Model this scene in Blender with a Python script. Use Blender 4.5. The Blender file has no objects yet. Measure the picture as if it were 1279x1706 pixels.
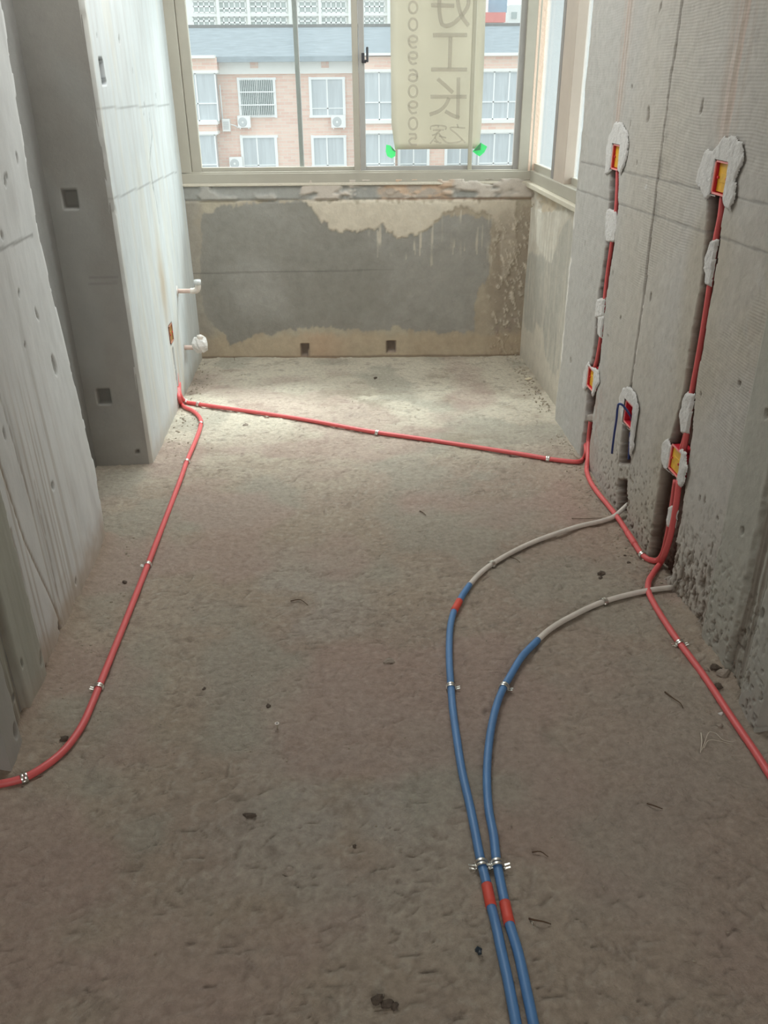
import bpy, bmesh, math, random
import numpy as np
from mathutils import Vector, Matrix, Quaternion

SC = bpy.context.scene
COL = SC.collection
random.seed(7)
RNG = np.random.default_rng(7)

# ------------------------------------------------------------------ camera
FPX = 1395.65                                   # focal length in pixels (frame 1279 x 1706)
W, H = 1279, 1706
M = np.array([[0.99779002, -0.06594471, -0.0081473],
              [0.03762814, 0.45972097, 0.88726588],
              [0.0547650, 0.88561161, -0.46118638]])      # right, up, forward
C0 = np.array([0, 0, 1.5])
cam = bpy.data.cameras.new('camera')
cam.sensor_fit = 'VERTICAL'; cam.sensor_height = 36; cam.lens = FPX * 36 / H
cam.clip_start = 0.02; cam.clip_end = 600
cam_o = bpy.data.objects.new('camera', cam); COL.objects.link(cam_o)
m4 = Matrix.Identity(4)
for i in range(3):
    m4[i][0], m4[i][1], m4[i][2], m4[i][3] = M[0][i], M[1][i], -M[2][i], C0[i]
cam_o.matrix_world = m4
SC.camera = cam_o

# ------------------------------------------------------------------ sky, lights, exposure
world = bpy.data.worlds.new('overcast_sky'); SC.world = world
world.use_nodes = True
wn = world.node_tree.nodes; wl = world.node_tree.links
wn['Background'].inputs[0].default_value = (0.93, 0.97, 1.0, 1)
wn['Background'].inputs[1].default_value = 1.5

def area(name, loc, target, sx, sy, power, color=(1, 1, 1)):
    l = bpy.data.lights.new(name, 'AREA'); l.shape = 'RECTANGLE'; l.size = sx; l.size_y = sy
    l.energy = power; l.color = color
    o = bpy.data.objects.new(name, l); COL.objects.link(o)
    o.location = loc
    o.rotation_euler = (Vector(target) - Vector(loc)).to_track_quat('-Z', 'Y').to_euler()
    return o
# bright overcast sky high outside the two windows, and an added fill lamp behind the camera
area('sky_light_front', (0.3, 7.6, 7.6), (0.1, 4.3, 1.0), 6.0, 3.6, 3500, (0.96, 0.99, 1.0))
area('sky_light_side', (4.8, 4.4, 3.0), (-0.6, 4.2, 1.2), 5.0, 2.6, 620, (0.90, 0.97, 1.0))
area('rear_fill', (0.2, -2.6, 2.0), (0.1, 2.5, 0.9), 2.6, 1.2, 50, (1.0, 0.97, 0.93))

area('overhead_fill', (-0.32, 3.5, 2.66), (-0.32, 3.5, 0), 1.0, 1.1, 32, (0.98, 0.98, 0.97))  # added overhead fill that brightens the room; no fixture there

SC.view_settings.view_transform = 'Standard'
SC.view_settings.look = 'None'
SC.view_settings.exposure = 0.0
SC.view_settings.gamma = 1.0
SC.view_settings.use_curve_mapping = False
SC.cycles.use_denoising = True
SC.cycles.max_bounces = 10
SC.cycles.diffuse_bounces = 8
SC.cycles.transparent_max_bounces = 16
SC.cycles.sample_clamp_indirect = 4

# ------------------------------------------------------------------ measuring: photo pixel -> point on a plane of the place
def ray(u, v): return M.T @ np.array([(u - W / 2) / FPX, -(v - H / 2) / FPX, 1.0])
def fl(u, v, z=0.0):
    d = ray(u, v); return C0 + d * ((z - C0[2]) / d[2])
def xp(u, v, X):
    d = ray(u, v); return C0 + d * (X / d[0])
def yp(u, v, Y):
    d = ray(u, v); return C0 + d * (Y / d[1])
FA = math.atan(0.067)
FO = np.array([-0.782, 4.976, 0.0]); FE = np.array([math.cos(FA), -math.sin(FA), 0]); FN = np.array([math.sin(FA), math.cos(FA), 0])
def fp(u, v, off=0.0):
    d = ray(u, v); t = ((FO + FN * off - C0) @ FN) / (d @ FN); p = C0 + d * t
    return np.array([(p - FO) @ FE, p[2]])
def fw(s, z, off=0.0): return FO + FE * s + FN * off + np.array([0, 0, z])

# ------------------------------------------------------------------ numpy noise
def _h(ix, iy, seed):
    n = (ix.astype(np.int64) * 374761393 + iy.astype(np.int64) * 668265263 + seed * 974634777) & 0xffffffff
    n = ((n ^ (n >> 13)) * 1274126177) & 0xffffffff
    return ((n ^ (n >> 16)) & 0xffff) / 65535.0
def vn(x, y, seed=0):
    ix, iy = np.floor(x), np.floor(y); fx, fy = x - ix, y - iy
    fx = fx * fx * (3 - 2 * fx); fy = fy * fy * (3 - 2 * fy)
    a, b = _h(ix, iy, seed), _h(ix + 1, iy, seed); c, d = _h(ix, iy + 1, seed), _h(ix + 1, iy + 1, seed)
    return (a * (1 - fx) + b * fx) * (1 - fy) + (c * (1 - fx) + d * fx) * fy
def fbm(x, y, seed=0, octs=4):
    r = 0; a = 0.5; t = 0
    for k in range(octs):
        r = r + a * vn(x * 2 ** k, y * 2 ** k, seed + k * 17); t += a; a *= 0.5
    return r / t
def sst(a, b, x):
    t = np.clip((x - a) / (b - a), 0, 1); return t * t * (3 - 2 * t)
def inpoly(px, py, poly):
    r = np.zeros(px.shape, bool); n = len(poly)
    for i in range(n):
        x0, y0 = poly[i]; x1, y1 = poly[(i + 1) % n]
        if y0 == y1: continue
        c = ((y0 > py) != (y1 > py)) & (px < (x1 - x0) * (py - y0) / (y1 - y0) + x0)
        r ^= c
    return r
def dline(px, py, pts):
    d = np.full(px.shape, 1e9)
    for (x0, y0), (x1, y1) in zip(pts[:-1], pts[1:]):
        dx, dy = x1 - x0, y1 - y0
        t = np.clip(((px - x0) * dx + (py - y0) * dy) / (dx * dx + dy * dy + 1e-12), 0, 1)
        d = np.minimum(d, np.hypot(px - x0 - t * dx, py - y0 - t * dy))
    return d
def blur(a, n=1):
    for _ in range(n):
        b = a.copy()
        b[1:-1, 1:-1] = (a[1:-1, 1:-1] * 4 + a[:-2, 1:-1] + a[2:, 1:-1] + a[1:-1, :-2] + a[1:-1, 2:]) / 8
        a = b
    return a
def mixc(col, c, m): return col * (1 - m[..., None]) + np.array(c) * m[..., None]

# ------------------------------------------------------------------ materials
MATS = {}
def mat(name, color=(0.8, 0.8, 0.8), rough=0.6, metal=0.0, bump=0.0, bscale=40, var=0.0, vscale=6, spec=0.5, attr=False,
        stretch=(1, 1, 1), extra=None):
    if name in MATS: return MATS[name]
    m = bpy.data.materials.new(name); m.use_nodes = True; MATS[name] = m
    nt = m.node_tree; N = nt.nodes; L = nt.links; b = N['Principled BSDF']
    b.inputs['Roughness'].default_value = rough; b.inputs['Metallic'].default_value = metal
    b.inputs['Specular IOR Level'].default_value = spec
    tc = N.new('ShaderNodeTexCoord'); mp = N.new('ShaderNodeMapping'); L.new(tc.outputs['Object'], mp.inputs[0])
    mp.inputs['Scale'].default_value = stretch
    if attr:
        at = N.new('ShaderNodeAttribute'); at.attribute_name = 'col'; src = at.outputs['Color']
    else:
        rgb = N.new('ShaderNodeRGB'); rgb.outputs[0].default_value = (*color, 1); src = rgb.outputs[0]
    if var:
        no = N.new('ShaderNodeTexNoise'); no.inputs['Scale'].default_value = vscale; no.inputs['Detail'].default_value = 8
        no.inputs['Roughness'].default_value = 0.65
        L.new(mp.outputs[0], no.inputs['Vector'])
        mr = N.new('ShaderNodeMapRange'); mr.inputs[1].default_value = 0.25; mr.inputs[2].default_value = 0.75
        mr.inputs[3].default_value = 1 - var; mr.inputs[4].default_value = 1 + var
        L.new(no.outputs['Fac'], mr.inputs[0])
        mx = N.new('ShaderNodeVectorMath'); mx.operation = 'SCALE'; L.new(src, mx.inputs[0]); L.new(mr.outputs[0], mx.inputs['Scale'])
        src = mx.outputs[0]
    L.new(src, b.inputs['Base Color'])
    if bump:
        n2 = N.new('ShaderNodeTexNoise'); n2.inputs['Scale'].default_value = bscale; n2.inputs['Detail'].default_value = 6
        n2.inputs['Roughness'].default_value = 0.7
        L.new(mp.outputs[0], n2.inputs['Vector'])
        bp = N.new('ShaderNodeBump'); bp.inputs['Strength'].default_value = bump; bp.inputs['Distance'].default_value = 0.01
        L.new(n2.outputs['Fac'], bp.inputs['Height']); L.new(bp.outputs[0], b.inputs['Normal'])
        if extra: extra(nt, tc, n2, bp)
    return m

def comb_extra(nt, tc, n2, bp):
    """horizontal comb marks of a notched trowel, 8 mm apart, where the attribute 'comb' says so"""
    N = nt.nodes; L = nt.links
    sp = N.new('ShaderNodeSeparateXYZ'); L.new(tc.outputs['Object'], sp.inputs[0])
    nz = N.new('ShaderNodeTexNoise'); nz.inputs['Scale'].default_value = 3; L.new(tc.outputs['Object'], nz.inputs['Vector'])
    a = N.new('ShaderNodeMath'); a.operation = 'MULTIPLY_ADD'; a.inputs[1].default_value = 2 * math.pi / 0.0085
    L.new(sp.outputs[2], a.inputs[0])
    k = N.new('ShaderNodeMath'); k.operation = 'MULTIPLY'; k.inputs[1].default_value = 26; L.new(nz.outputs['Fac'], k.inputs[0])
    L.new(k.outputs[0], a.inputs[2])
    s = N.new('ShaderNodeMath'); s.operation = 'SINE'; L.new(a.outputs[0], s.inputs[0])
    at = N.new('ShaderNodeAttribute'); at.attribute_name = 'comb'
    q = N.new('ShaderNodeMath'); q.operation = 'MULTIPLY'; L.new(s.outputs[0], q.inputs[0]); L.new(at.outputs['Fac'], q.inputs[1])
    w = N.new('ShaderNodeMath'); w.operation = 'MULTIPLY_ADD'; w.inputs[1].default_value = 0.26
    L.new(q.outputs[0], w.inputs[0]); L.new(n2.outputs['Fac'], w.inputs[2])
    L.new(w.outputs[0], bp.inputs['Height'])

def floor_extra(nt, tc, n2, bp):
    """two more reliefs: trowel drags and grit"""
    N = nt.nodes; L = nt.links
    mp = N.new('ShaderNodeMapping'); mp.inputs['Scale'].default_value = (0.8, 1.25, 1); mp.inputs['Rotation'].default_value = (0, 0, 0.35)
    L.new(tc.outputs['Object'], mp.inputs[0])
    a = N.new('ShaderNodeTexNoise'); a.inputs['Scale'].default_value = 14; a.inputs['Detail'].default_value = 5; a.inputs['Distortion'].default_value = 2.2
    L.new(mp.outputs[0], a.inputs['Vector'])
    w = N.new('ShaderNodeMath'); w.operation = 'MULTIPLY_ADD'; w.inputs[1].default_value = 1.3
    L.new(a.outputs['Fac'], w.inputs[0]); L.new(n2.outputs['Fac'], w.inputs[2])
    L.new(w.outputs[0], bp.inputs['Height'])

mt_right = mat('grey_cement_render', rough=0.95, bump=0.22, bscale=120, var=0.10, vscale=26, attr=True, spec=0.15, extra=comb_extra)
mt_left = mat('pale_skim_plaster', rough=0.92, bump=0.12, bscale=60, var=0.08, vscale=22, attr=True, spec=0.15, stretch=(1, 1, 0.3))
mt_far = mat('patched_cement', rough=0.95, bump=0.3, bscale=70, var=0.12, vscale=20, attr=True, spec=0.12)
mt_floor = mat('rough_screed', rough=0.97, bump=0.8, bscale=60, var=0.2, vscale=55, attr=True, spec=0.1, extra=floor_extra)
mt_conc = mat('dark_concrete', (0.27, 0.265, 0.25), 0.95, bump=0.2, bscale=60, var=0.1, vscale=9, spec=0.1)
mt_ceil = mat('ceiling_plaster', (0.78, 0.77, 0.74), 0.95, bump=0.1, var=0.05)
mt_white = mat('white_gypsum', (0.74, 0.73, 0.70), 0.9, bump=0.7, bscale=130, var=0.10, vscale=60, spec=0.2)
mt_red = mat('red_conduit_plastic', (0.70, 0.125, 0.125), 0.42, var=0.08, vscale=12, bump=0.02)
mt_redbox = mat('red_box_plastic', (0.66, 0.03, 0.05), 0.4, var=0.06)
mt_pink = mat('rim_edge_highlight', (0.85, 0.30, 0.28), 0.4, var=0.05)  # edge highlight of the red boxes, painted as a paler rim
mt_yellow = mat('yellow_cover_plastic', (0.72, 0.42, 0.03), 0.35, var=0.2, vscale=50)
mt_blue = mat('blue_conduit_plastic', (0.095, 0.235, 0.48), 0.42, var=0.12, vscale=14, bump=0.02)
mt_bluew = mat('blue_wire_plastic', (0.02, 0.05, 0.22), 0.35, var=0.1)
mt_whitep = mat('dusty_white_conduit', (0.66, 0.61, 0.55), 0.45, var=0.14, vscale=20, bump=0.05)
mt_tape = mat('red_tape', (0.70, 0.09, 0.06), 0.55, var=0.06)
mt_metal = mat('zinc_clamp_metal', (0.78, 0.77, 0.72), 0.28, 1.0, var=0.08, vscale=60)
mt_alu = mat('beige_aluminium', (0.40, 0.375, 0.31), 0.42, 0.0, var=0.08, vscale=5, bump=0.03)
mt_aluk = mat('dusty_dark_aluminium', (0.26, 0.245, 0.23), 0.45, 0.0, var=0.08, vscale=5)
mt_foam = mat('pink_sealant', (0.72, 0.55, 0.43), 0.7, bump=0.5, bscale=50)
mt_black = mat('black_handle_metal', (0.03, 0.03, 0.035), 0.4)
mt_dirt = mat('dark_rubble', (0.11, 0.085, 0.065), 0.95, bump=0.5, bscale=150, var=0.3, vscale=80)
mt_dirt2 = mat('grey_rubble', (0.34, 0.29, 0.24), 0.95, bump=0.5, bscale=150, var=0.25, vscale=80)
mt_wood = mat('dry_twig', (0.10, 0.06, 0.035), 0.9, var=0.2, vscale=80)
mt_straw = mat('pale_fibre', (0.62, 0.56, 0.47), 0.7)
mt_pipe = mat('dusty_pink_pipe', (0.60, 0.46, 0.40), 0.6, var=0.1, vscale=40)
mt_green = mat('green_tape', (0.05, 0.85, 0.22), 0.5, var=0.04)
mt_greend = mat('dark_green_tape_overlap', (0.06, 0.25, 0.10), 0.6)

def translucent(name, color, frac):
    m = bpy.data.materials.new(name); m.use_nodes = True; N = m.node_tree.nodes; L = m.node_tree.links
    N.remove(N['Principled BSDF']); o = N['Material Output']
    d = N.new('ShaderNodeBsdfDiffuse'); t = N.new('ShaderNodeBsdfTranslucent'); x = N.new('ShaderNodeMixShader')
    no = N.new('ShaderNodeTexNoise'); no.inputs['Scale'].default_value = 3
    cr = N.new('ShaderNodeMapRange'); cr.inputs[3].default_value = 0.94; cr.inputs[4].default_value = 1.06; L.new(no.outputs['Fac'], cr.inputs[0])
    sc = N.new('ShaderNodeVectorMath'); sc.operation = 'SCALE'; sc.inputs[0].default_value = color; L.new(cr.outputs[0], sc.inputs['Scale'])
    for n in (d, t): L.new(sc.outputs[0], n.inputs[0])
    x.inputs[0].default_value = frac
    L.new(d.outputs[0], x.inputs[1]); L.new(t.outputs[0], x.inputs[2]); L.new(x.outputs[0], o.inputs[0])
    return m
mt_banner = translucent('cream_banner_cloth', (0.56, 0.52, 0.45), 0.6)
def thin_ink(name, color, cover):
    m = translucent(name, color, 0.6); N = m.node_tree.nodes; L = m.node_tree.links
    t = N.new('ShaderNodeBsdfTransparent'); x = N.new('ShaderNodeMixShader'); x.inputs[0].default_value = cover
    src = N['Material Output'].inputs[0].links[0].from_socket
    L.new(t.outputs[0], x.inputs[1]); L.new(src, x.inputs[2]); L.new(x.outputs[0], N['Material Output'].inputs[0]); return m
mt_letter = thin_ink('print_through_cloth', (0.42, 0.36, 0.34), 0.42)
def glass(name, tint=(0.97, 1.0, 0.99), haze=0.0, hz=(0.9, 0.95, 0.95)):
    m = bpy.data.materials.new(name); m.use_nodes = True; N = m.node_tree.nodes; L = m.node_tree.links
    N.remove(N['Principled BSDF']); o = N['Material Output']
    t = N.new('ShaderNodeBsdfTransparent'); t.inputs[0].default_value = (*tint, 1)
    g = N.new('ShaderNodeBsdfGlossy'); g.inputs['Roughness'].default_value = 0.02
    fr = N.new('ShaderNodeFresnel'); fr.inputs[0].default_value = 1.09
    x = N.new('ShaderNodeMixShader'); L.new(fr.outputs[0], x.inputs[0]); L.new(t.outputs[0], x.inputs[1]); L.new(g.outputs[0], x.inputs[2])
    if haze:
        tr = N.new('ShaderNodeBsdfTranslucent'); tr.inputs[0].default_value = (*hz, 1)
        y = N.new('ShaderNodeMixShader'); y.inputs[0].default_value = haze
        L.new(x.outputs[0], y.inputs[1]); L.new(tr.outputs[0], y.inputs[2]); L.new(y.outputs[0], o.inputs[0])
    else:
        L.new(x.outputs[0], o.inputs[0])
    return m
mt_glass = glass('window_glass', haze=0.015)
mt_glass2 = glass('dusty_window_glass', haze=0.08)
# exterior
mt_brick = mat('pink_facade_brick', (0.78, 0.50, 0.41), 0.9, var=0.05, vscale=2)
def add_bricks(m):
    N = m.node_tree.nodes; L = m.node_tree.links; b = N['Principled BSDF']
    tc = N.new('ShaderNodeTexCoord'); mp = N.new('ShaderNodeMapping'); mp.inputs['Rotation'].default_value = (math.pi / 2, 0, 0)
    br = N.new('ShaderNodeTexBrick'); L.new(tc.outputs['Object'], mp.inputs[0]); L.new(mp.outputs[0], br.inputs[0])
    br.inputs['Color1'].default_value = (0.80, 0.56, 0.47, 1); br.inputs['Color2'].default_value = (0.86, 0.66, 0.56, 1)
    br.inputs['Mortar'].default_value = (0.80, 0.72, 0.65, 1); br.inputs['Scale'].default_value = 1.0
    br.inputs['Brick Width'].default_value = 0.46; br.inputs['Row Height'].default_value = 0.16; br.inputs['Mortar Size'].default_value = 0.012
    L.new(br.outputs[0], b.inputs['Base Color'])
add_bricks(mt_brick)
mt_cream = mat('cream_facade_trim', (0.88, 0.87, 0.83), 0.8, var=0.03)
mt_fwhite = mat('white_window_frame', (0.90, 0.91, 0.90), 0.6)
mt_pane = mat('far_window_pane', (0.42, 0.50, 0.49), 0.25, var=0.25, vscale=1.2)
mt_pane2 = mat('curtained_far_pane', (0.56, 0.60, 0.62), 0.3, var=0.15, vscale=1.5, stretch=(4, 1, 0.3))
mt_roof = mat('blue_grey_roof_tile', (0.36, 0.41, 0.44), 0.8, var=0.22, vscale=1.4, stretch=(1, 3, 3))
mt_hiw = mat('white_tower_wall', (0.88, 0.89, 0.86), 0.8, var=0.03)
mt_hip = mat('grey_tower_pane', (0.50, 0.55, 0.53), 0.4, var=0.2, vscale=0.6)
mt_bluew2 = mat('blue_tower_cladding', (0.33, 0.45, 0.55), 0.5, var=0.1, vscale=1)
mt_rroof = mat('red_roof_sheet', (0.75, 0.30, 0.27), 0.7, var=0.08, vscale=1)
mt_ac = mat('ac_casing', (0.88, 0.88, 0.86), 0.5)
mt_acg = mat('ac_grille', (0.55, 0.57, 0.57), 0.6)
mt_ground = mat('far_pavement', (0.4, 0.4, 0.38), 0.9, var=0.1)

# ------------------------------------------------------------------ object helpers
def link(name, me, m=None, parent=None):
    o = bpy.data.objects.new(name, me); COL.objects.link(o)
    if m is not None: me.materials.append(m)
    if parent is not None: o.parent = parent
    return o
def tag(o, label=None, cat=None, group=None, kind=None):
    if label: o['label'] = label
    if cat: o['category'] = cat
    if group: o['group'] = group
    if kind: o['kind'] = kind
    return o
def empty(name, loc=(0, 0, 0), rot=None):
    o = bpy.data.objects.new(name, None); COL.objects.link(o); o.empty_display_size = 0.05
    o.location = loc
    if rot is not None: o.rotation_euler = rot
    return o
def mesh_from(name, verts, faces, m, parent=None, smooth=False):
    me = bpy.data.meshes.new(name); me.from_pydata([tuple(v) for v in verts], [], [tuple(f) for f in faces]); me.update()
    if smooth: me.polygons.foreach_set('use_smooth', [True] * len(me.polygons))
    return link(name, me, m, parent)
def bm_obj(name, bm, m, parent=None, smooth=False):
    bmesh.ops.recalc_face_normals(bm, faces=bm.faces[:])
    me = bpy.data.meshes.new(name); bm.to_mesh(me); bm.free()
    if smooth: me.polygons.foreach_set('use_smooth', [True] * len(me.polygons))
    return link(name, me, m, parent)
def add_box(bm, p0, p1, bev=0.0, mtx=None):
    p0 = Vector(p0); p1 = Vector(p1)
    r = bmesh.ops.create_cube(bm, size=1)
    vs = r['verts']
    for v in vs:
        v.co = Vector(((v.co.x + .5) * (p1.x - p0.x) + p0.x, (v.co.y + .5) * (p1.y - p0.y) + p0.y, (v.co.z + .5) * (p1.z - p0.z) + p0.z))
        if mtx is not None: v.co = mtx @ v.co
    if bev:
        es = list({e for v in vs for e in v.link_edges})
        bmesh.ops.bevel(bm, geom=es, offset=bev, segments=1, affect='EDGES')
def box(name, p0, p1, m, parent=None, bev=0.0, mtx=None):
    bm = bmesh.new(); add_box(bm, p0, p1, bev, mtx); return bm_obj(name, bm, m, parent)
def struct(o): o['kind'] = 'structure'; return o

def grid_obj(name, pos, m, col=None, comb=None, cellmask=None, parent=None, flip=False):
    """pos: (nv, nu, 3) array of points -> one mesh; optional colour / comb attributes; cellmask (nv-1, nu-1)"""
    nv, nu = pos.shape[:2]
    idx = np.arange(nv * nu).reshape(nv, nu)
    q = np.stack([idx[:-1, :-1], idx[:-1, 1:], idx[1:, 1:], idx[1:, :-1]], -1)
    if flip: q = q[..., ::-1]
    q = q[cellmask] if cellmask is not None else q.reshape(-1, 4)
    P = pos.reshape(-1, 3)
    used = np.unique(q); remap = -np.ones(len(P), int); remap[used] = np.arange(len(used))
    q = remap[q]; P = P[used]
    me = bpy.data.meshes.new(name)
    me.vertices.add(len(P)); me.vertices.foreach_set('co', P.astype(np.float32).ravel())
    me.loops.add(q.size); me.loops.foreach_set('vertex_index', q.astype(np.int32).ravel())
    me.polygons.add(len(q)); me.polygons.foreach_set('loop_start', np.arange(0, q.size, 4, dtype=np.int32))
    me.polygons.foreach_set('use_smooth', np.ones(len(q), bool))
    me.update(calc_edges=True); me.validate()
    if col is not None:
        a = me.attributes.new('col', 'FLOAT_COLOR', 'POINT')
        c = np.ones((len(P), 4), np.float32); c[:, :3] = np.clip(col.reshape(-1, 3)[used], 0, 1); a.data.foreach_set('color', c.ravel())
    if comb is not None:
        a = me.attributes.new('comb', 'FLOAT', 'POINT'); a.data.foreach_set('value', comb.reshape(-1)[used].astype(np.float32))
    return link(name, me, m, parent)

def catmull(pts, step=0.012):
    P = [np.array(p, float) for p in pts]; P = [2 * P[0] - P[1]] + P + [2 * P[-1] - P[-2]]
    out = []
    for i in range(1, len(P) - 2):
        a, b, c, d = P[i - 1], P[i], P[i + 1], P[i + 2]
        n = max(2, int(np.linalg.norm(c - b) / step))
        al = 0.5
        t0 = 0; t1 = t0 + np.linalg.norm(b - a) ** al; t2 = t1 + np.linalg.norm(c - b) ** al; t3 = t2 + np.linalg.norm(d - c) ** al
        for k in range(n):
            t = t1 + (t2 - t1) * k / n
            A1 = (t1 - t) / (t1 - t0) * a + (t - t0) / (t1 - t0) * b; A2 = (t2 - t) / (t2 - t1) * b + (t - t1) / (t2 - t1) * c
            A3 = (t3 - t) / (t3 - t2) * c + (t - t2) / (t3 - t2) * d
            B1 = (t2 - t) / (t2 - t0) * A1 + (t - t0) / (t2 - t0) * A2; B2 = (t3 - t) / (t3 - t1) * A2 + (t - t1) / (t3 - t1) * A3
            out.append((t2 - t) / (t2 - t1) * B1 + (t - t1) / (t2 - t1) * B2)
    out.append(P[-2]); return np.array(out)
def tube_mesh(path, r, sides=12, rads=None):
    path = np.array(path); n = len(path)
    T = np.gradient(path, axis=0); T /= np.linalg.norm(T, axis=1)[:, None] + 1e-12
    up = np.array([0, 0, 1.0]) if abs(T[0][2]) < 0.9 else np.array([1.0, 0, 0])
    x = np.cross(T[0], up); x /= np.linalg.norm(x); V = []
    for i in range(n):
        x = x - T[i] * (x @ T[i]); x /= np.linalg.norm(x); y = np.cross(T[i], x)
        rr = r if rads is None else rads[i]
        for k in range(sides):
            a = 2 * math.pi * k / sides; V.append(path[i] + rr * (math.cos(a) * x + math.sin(a) * y))
    F = []
    for i in range(n - 1):
        for k in range(sides):
            k2 = (k + 1) % sides; F.append((i * sides + k, i * sides + k2, (i + 1) * sides + k2, (i + 1) * sides + k))
    F.append(tuple(range(sides))[::-1]); F.append(tuple(range((n - 1) * sides, n * sides)))
    return V, F
def tube(name, path, r, m, parent=None, sides=12, rads=None):
    V, F = tube_mesh(path, r, sides, rads); return mesh_from(name, V, F, m, parent, True)
def lump_mesh(name, r, sx, sy, sz, seed, sub=2, rough=0.35):
    bm = bmesh.new(); bmesh.ops.create_icosphere(bm, subdivisions=sub, radius=1)
    rg = np.random.default_rng(seed); ph = rg.uniform(0, 6, 9)
    for v in bm.verts:
        c = v.co
        k = 1 + rough * (math.sin(3.1 * c.x + ph[0]) * math.sin(2.7 * c.y + ph[1]) + 0.6 * math.sin(5.3 * c.z + 4.1 * c.x + ph[2]) * math.sin(4.7 * c.y + ph[3]) + rg.uniform(-.25, .25))
        v.co = Vector((c.x * k * sx * r, c.y * k * sy * r, c.z * k * sz * r))
    me = bpy.data.meshes.new(name); bm.to_mesh(me); bm.free(); return me

# ================================================================== STRUCTURE
XR = 1.08      # right wall face
XL = -0.845    # near left wall face
YN = 1.575     # face of the doorway wall
ZC = 2.7
# ------------------------------------------------------------------ floor
fxs = np.concatenate([[-2.7, -2.0, -1.5, -1.2], np.arange(-1.1, 1.3, 0.0065), [1.4, 1.8, 2.7]])
fys = np.concatenate([[-3.2, -2, -1, 0, 0.4], np.arange(0.72, 2.6, 0.0062), np.arange(2.6, 5.12, 0.0095)])
FX, FY = np.meshgrid(fxs, fys)
fine = sst(0.4, 0.7, FY) * sst(1.45, 1.2, np.abs(FX))
def floor_h(x, y):
    h = (fbm(x * 2.2, y * 2.2, 3, 3) - .5) * 0.016 + (fbm(x * 11, y * 14, 5, 4) - .5) * 0.012
    pit = sst(0.66, 0.8, fbm(x * 21, y * 24, 9, 3)); h = h - pit * 0.005
    chips = sst(0.70, 0.78, fbm(x * 38 + 3, y * 52, 11, 2)); h = h + chips * 0.0035
    return h
FH = floor_h(FX, FY) * fine
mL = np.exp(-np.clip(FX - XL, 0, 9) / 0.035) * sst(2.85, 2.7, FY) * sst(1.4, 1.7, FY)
FH = FH + mL * 0.022 * (0.4 + 1.2 * fbm(FX * 14, FY * 14, 21, 3))
mR = np.exp(-np.clip(XR - FX, 0, 9) / 0.03) * sst(3.6, 2.6, FY) * sst(1.4, 1.7, FY)
FH = FH + mR * sst(2.25, 2.15, FY) * 0.016 * (0.2 + 1.3 * fbm(FX * 16, FY * 16, 23, 3))
gouge = np.zeros_like(FX); lipg = np.zeros_like(FX)
rgf = np.random.default_rng(17)
def near(x, y, r):
    i0, i1 = np.searchsorted(fxs, [x - r, x + r]); j0, j1 = np.searchsorted(fys, [y - r, y + r]); return slice(j0, j1), slice(i0, i1)
for k in range(2600):
    gx, gy = rgf.uniform(-.8, 1.03), .8 + 3.6 * rgf.uniform(0, 1) ** 1.4
    ln, an = rgf.uniform(.006, .038), rgf.normal(0, .45) + (math.pi / 2 if rgf.uniform() < .18 else 0)
    w_ = rgf.uniform(.0018, .0042); sl = near(gx, gy, ln + .02)
    if rgf.uniform() < .25: w_ *= 1.6; ln *= .35
    dx, dy = FX[sl] - gx, FY[sl] - gy; bend = rgf.normal(0, 6)
    a = dx * math.cos(an) + dy * math.sin(an); b = -dx * math.sin(an) + dy * math.cos(an) + bend * a * a
    g = np.exp(-(b / w_) ** 2) * sst(ln, ln * .5, np.abs(a)); gouge[sl] = np.maximum(gouge[sl], g * rgf.uniform(.3, 1))
    lipg[sl] = np.maximum(lipg[sl], np.exp(-((b + w_ * 2.2) / w_) ** 2) * sst(ln, ln * .5, np.abs(a)) * rgf.uniform(.2, .9))
FH = FH - gouge * .005 + lipg * .0025
n1 = fbm(FX * 1.6, FY * 1.6, 31, 4); n2 = fbm(FX * 5, FY * 7, 33, 4); n3 = fbm(FX * 24, FY * 30, 35, 3)
fc = np.zeros(FX.shape + (3,)) + np.array([0.365, 0.305, 0.24])
fc = mixc(fc, (0.42, 0.365, 0.29), sst(0.4, 0.7, n2) * 0.5)
fc = mixc(fc, (0.34, 0.27, 0.225), sst(0.5, 0.72, n1) * 0.6)
fc = mixc(fc, (0.58, 0.535, 0.435), sst(2.9, 4.1, FY) * 0.9 * sst(0.1, 0.5, n2))  # pale far dust, with window brightness put into its colour
grey = np.exp(-((FX - 0.0) / 0.32) ** 2 - ((FY - 1.45) / 0.35) ** 2) + 0.8 * np.exp(-((FX + .15) / 0.3) ** 2 - ((FY - 2.3) / 0.3) ** 2)
fc = mixc(fc, (0.37, 0.355, 0.325), np.clip(grey, 0, 1) * 0.6 * sst(.3, .6, n2))
fc = mixc(fc, (0.24, 0.20, 0.165), sst(0.62, 0.8, n3) * 0.45)
n4 = fbm(FX * 60, FY * 75, 37, 3); fc = mixc(fc, (0.25, 0.21, 0.17), sst(.60, .72, n4) * .4 * sst(4.4, 3.0, FY)); fc = mixc(fc, (0.48, 0.44, 0.37), sst(.62, .74, fbm(FX * 70 + 9, FY * 60, 39, 3)) * .35)
fc = mixc(fc, (0.21, 0.175, 0.14), gouge * .85); fc = mixc(fc, (0.45, 0.41, 0.345), lipg * .6)
fc = mixc(fc, (0.34, 0.325, 0.27), sst(.52, .68, fbm(FX * 3.3 + 4, FY * 3.3, 45, 3)) * .55); fc = mixc(fc, (0.385, 0.285, 0.245), sst(.52, .68, fbm(FX * 2.7 + 14, FY * 3.1, 47, 3)) * .5)
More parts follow.
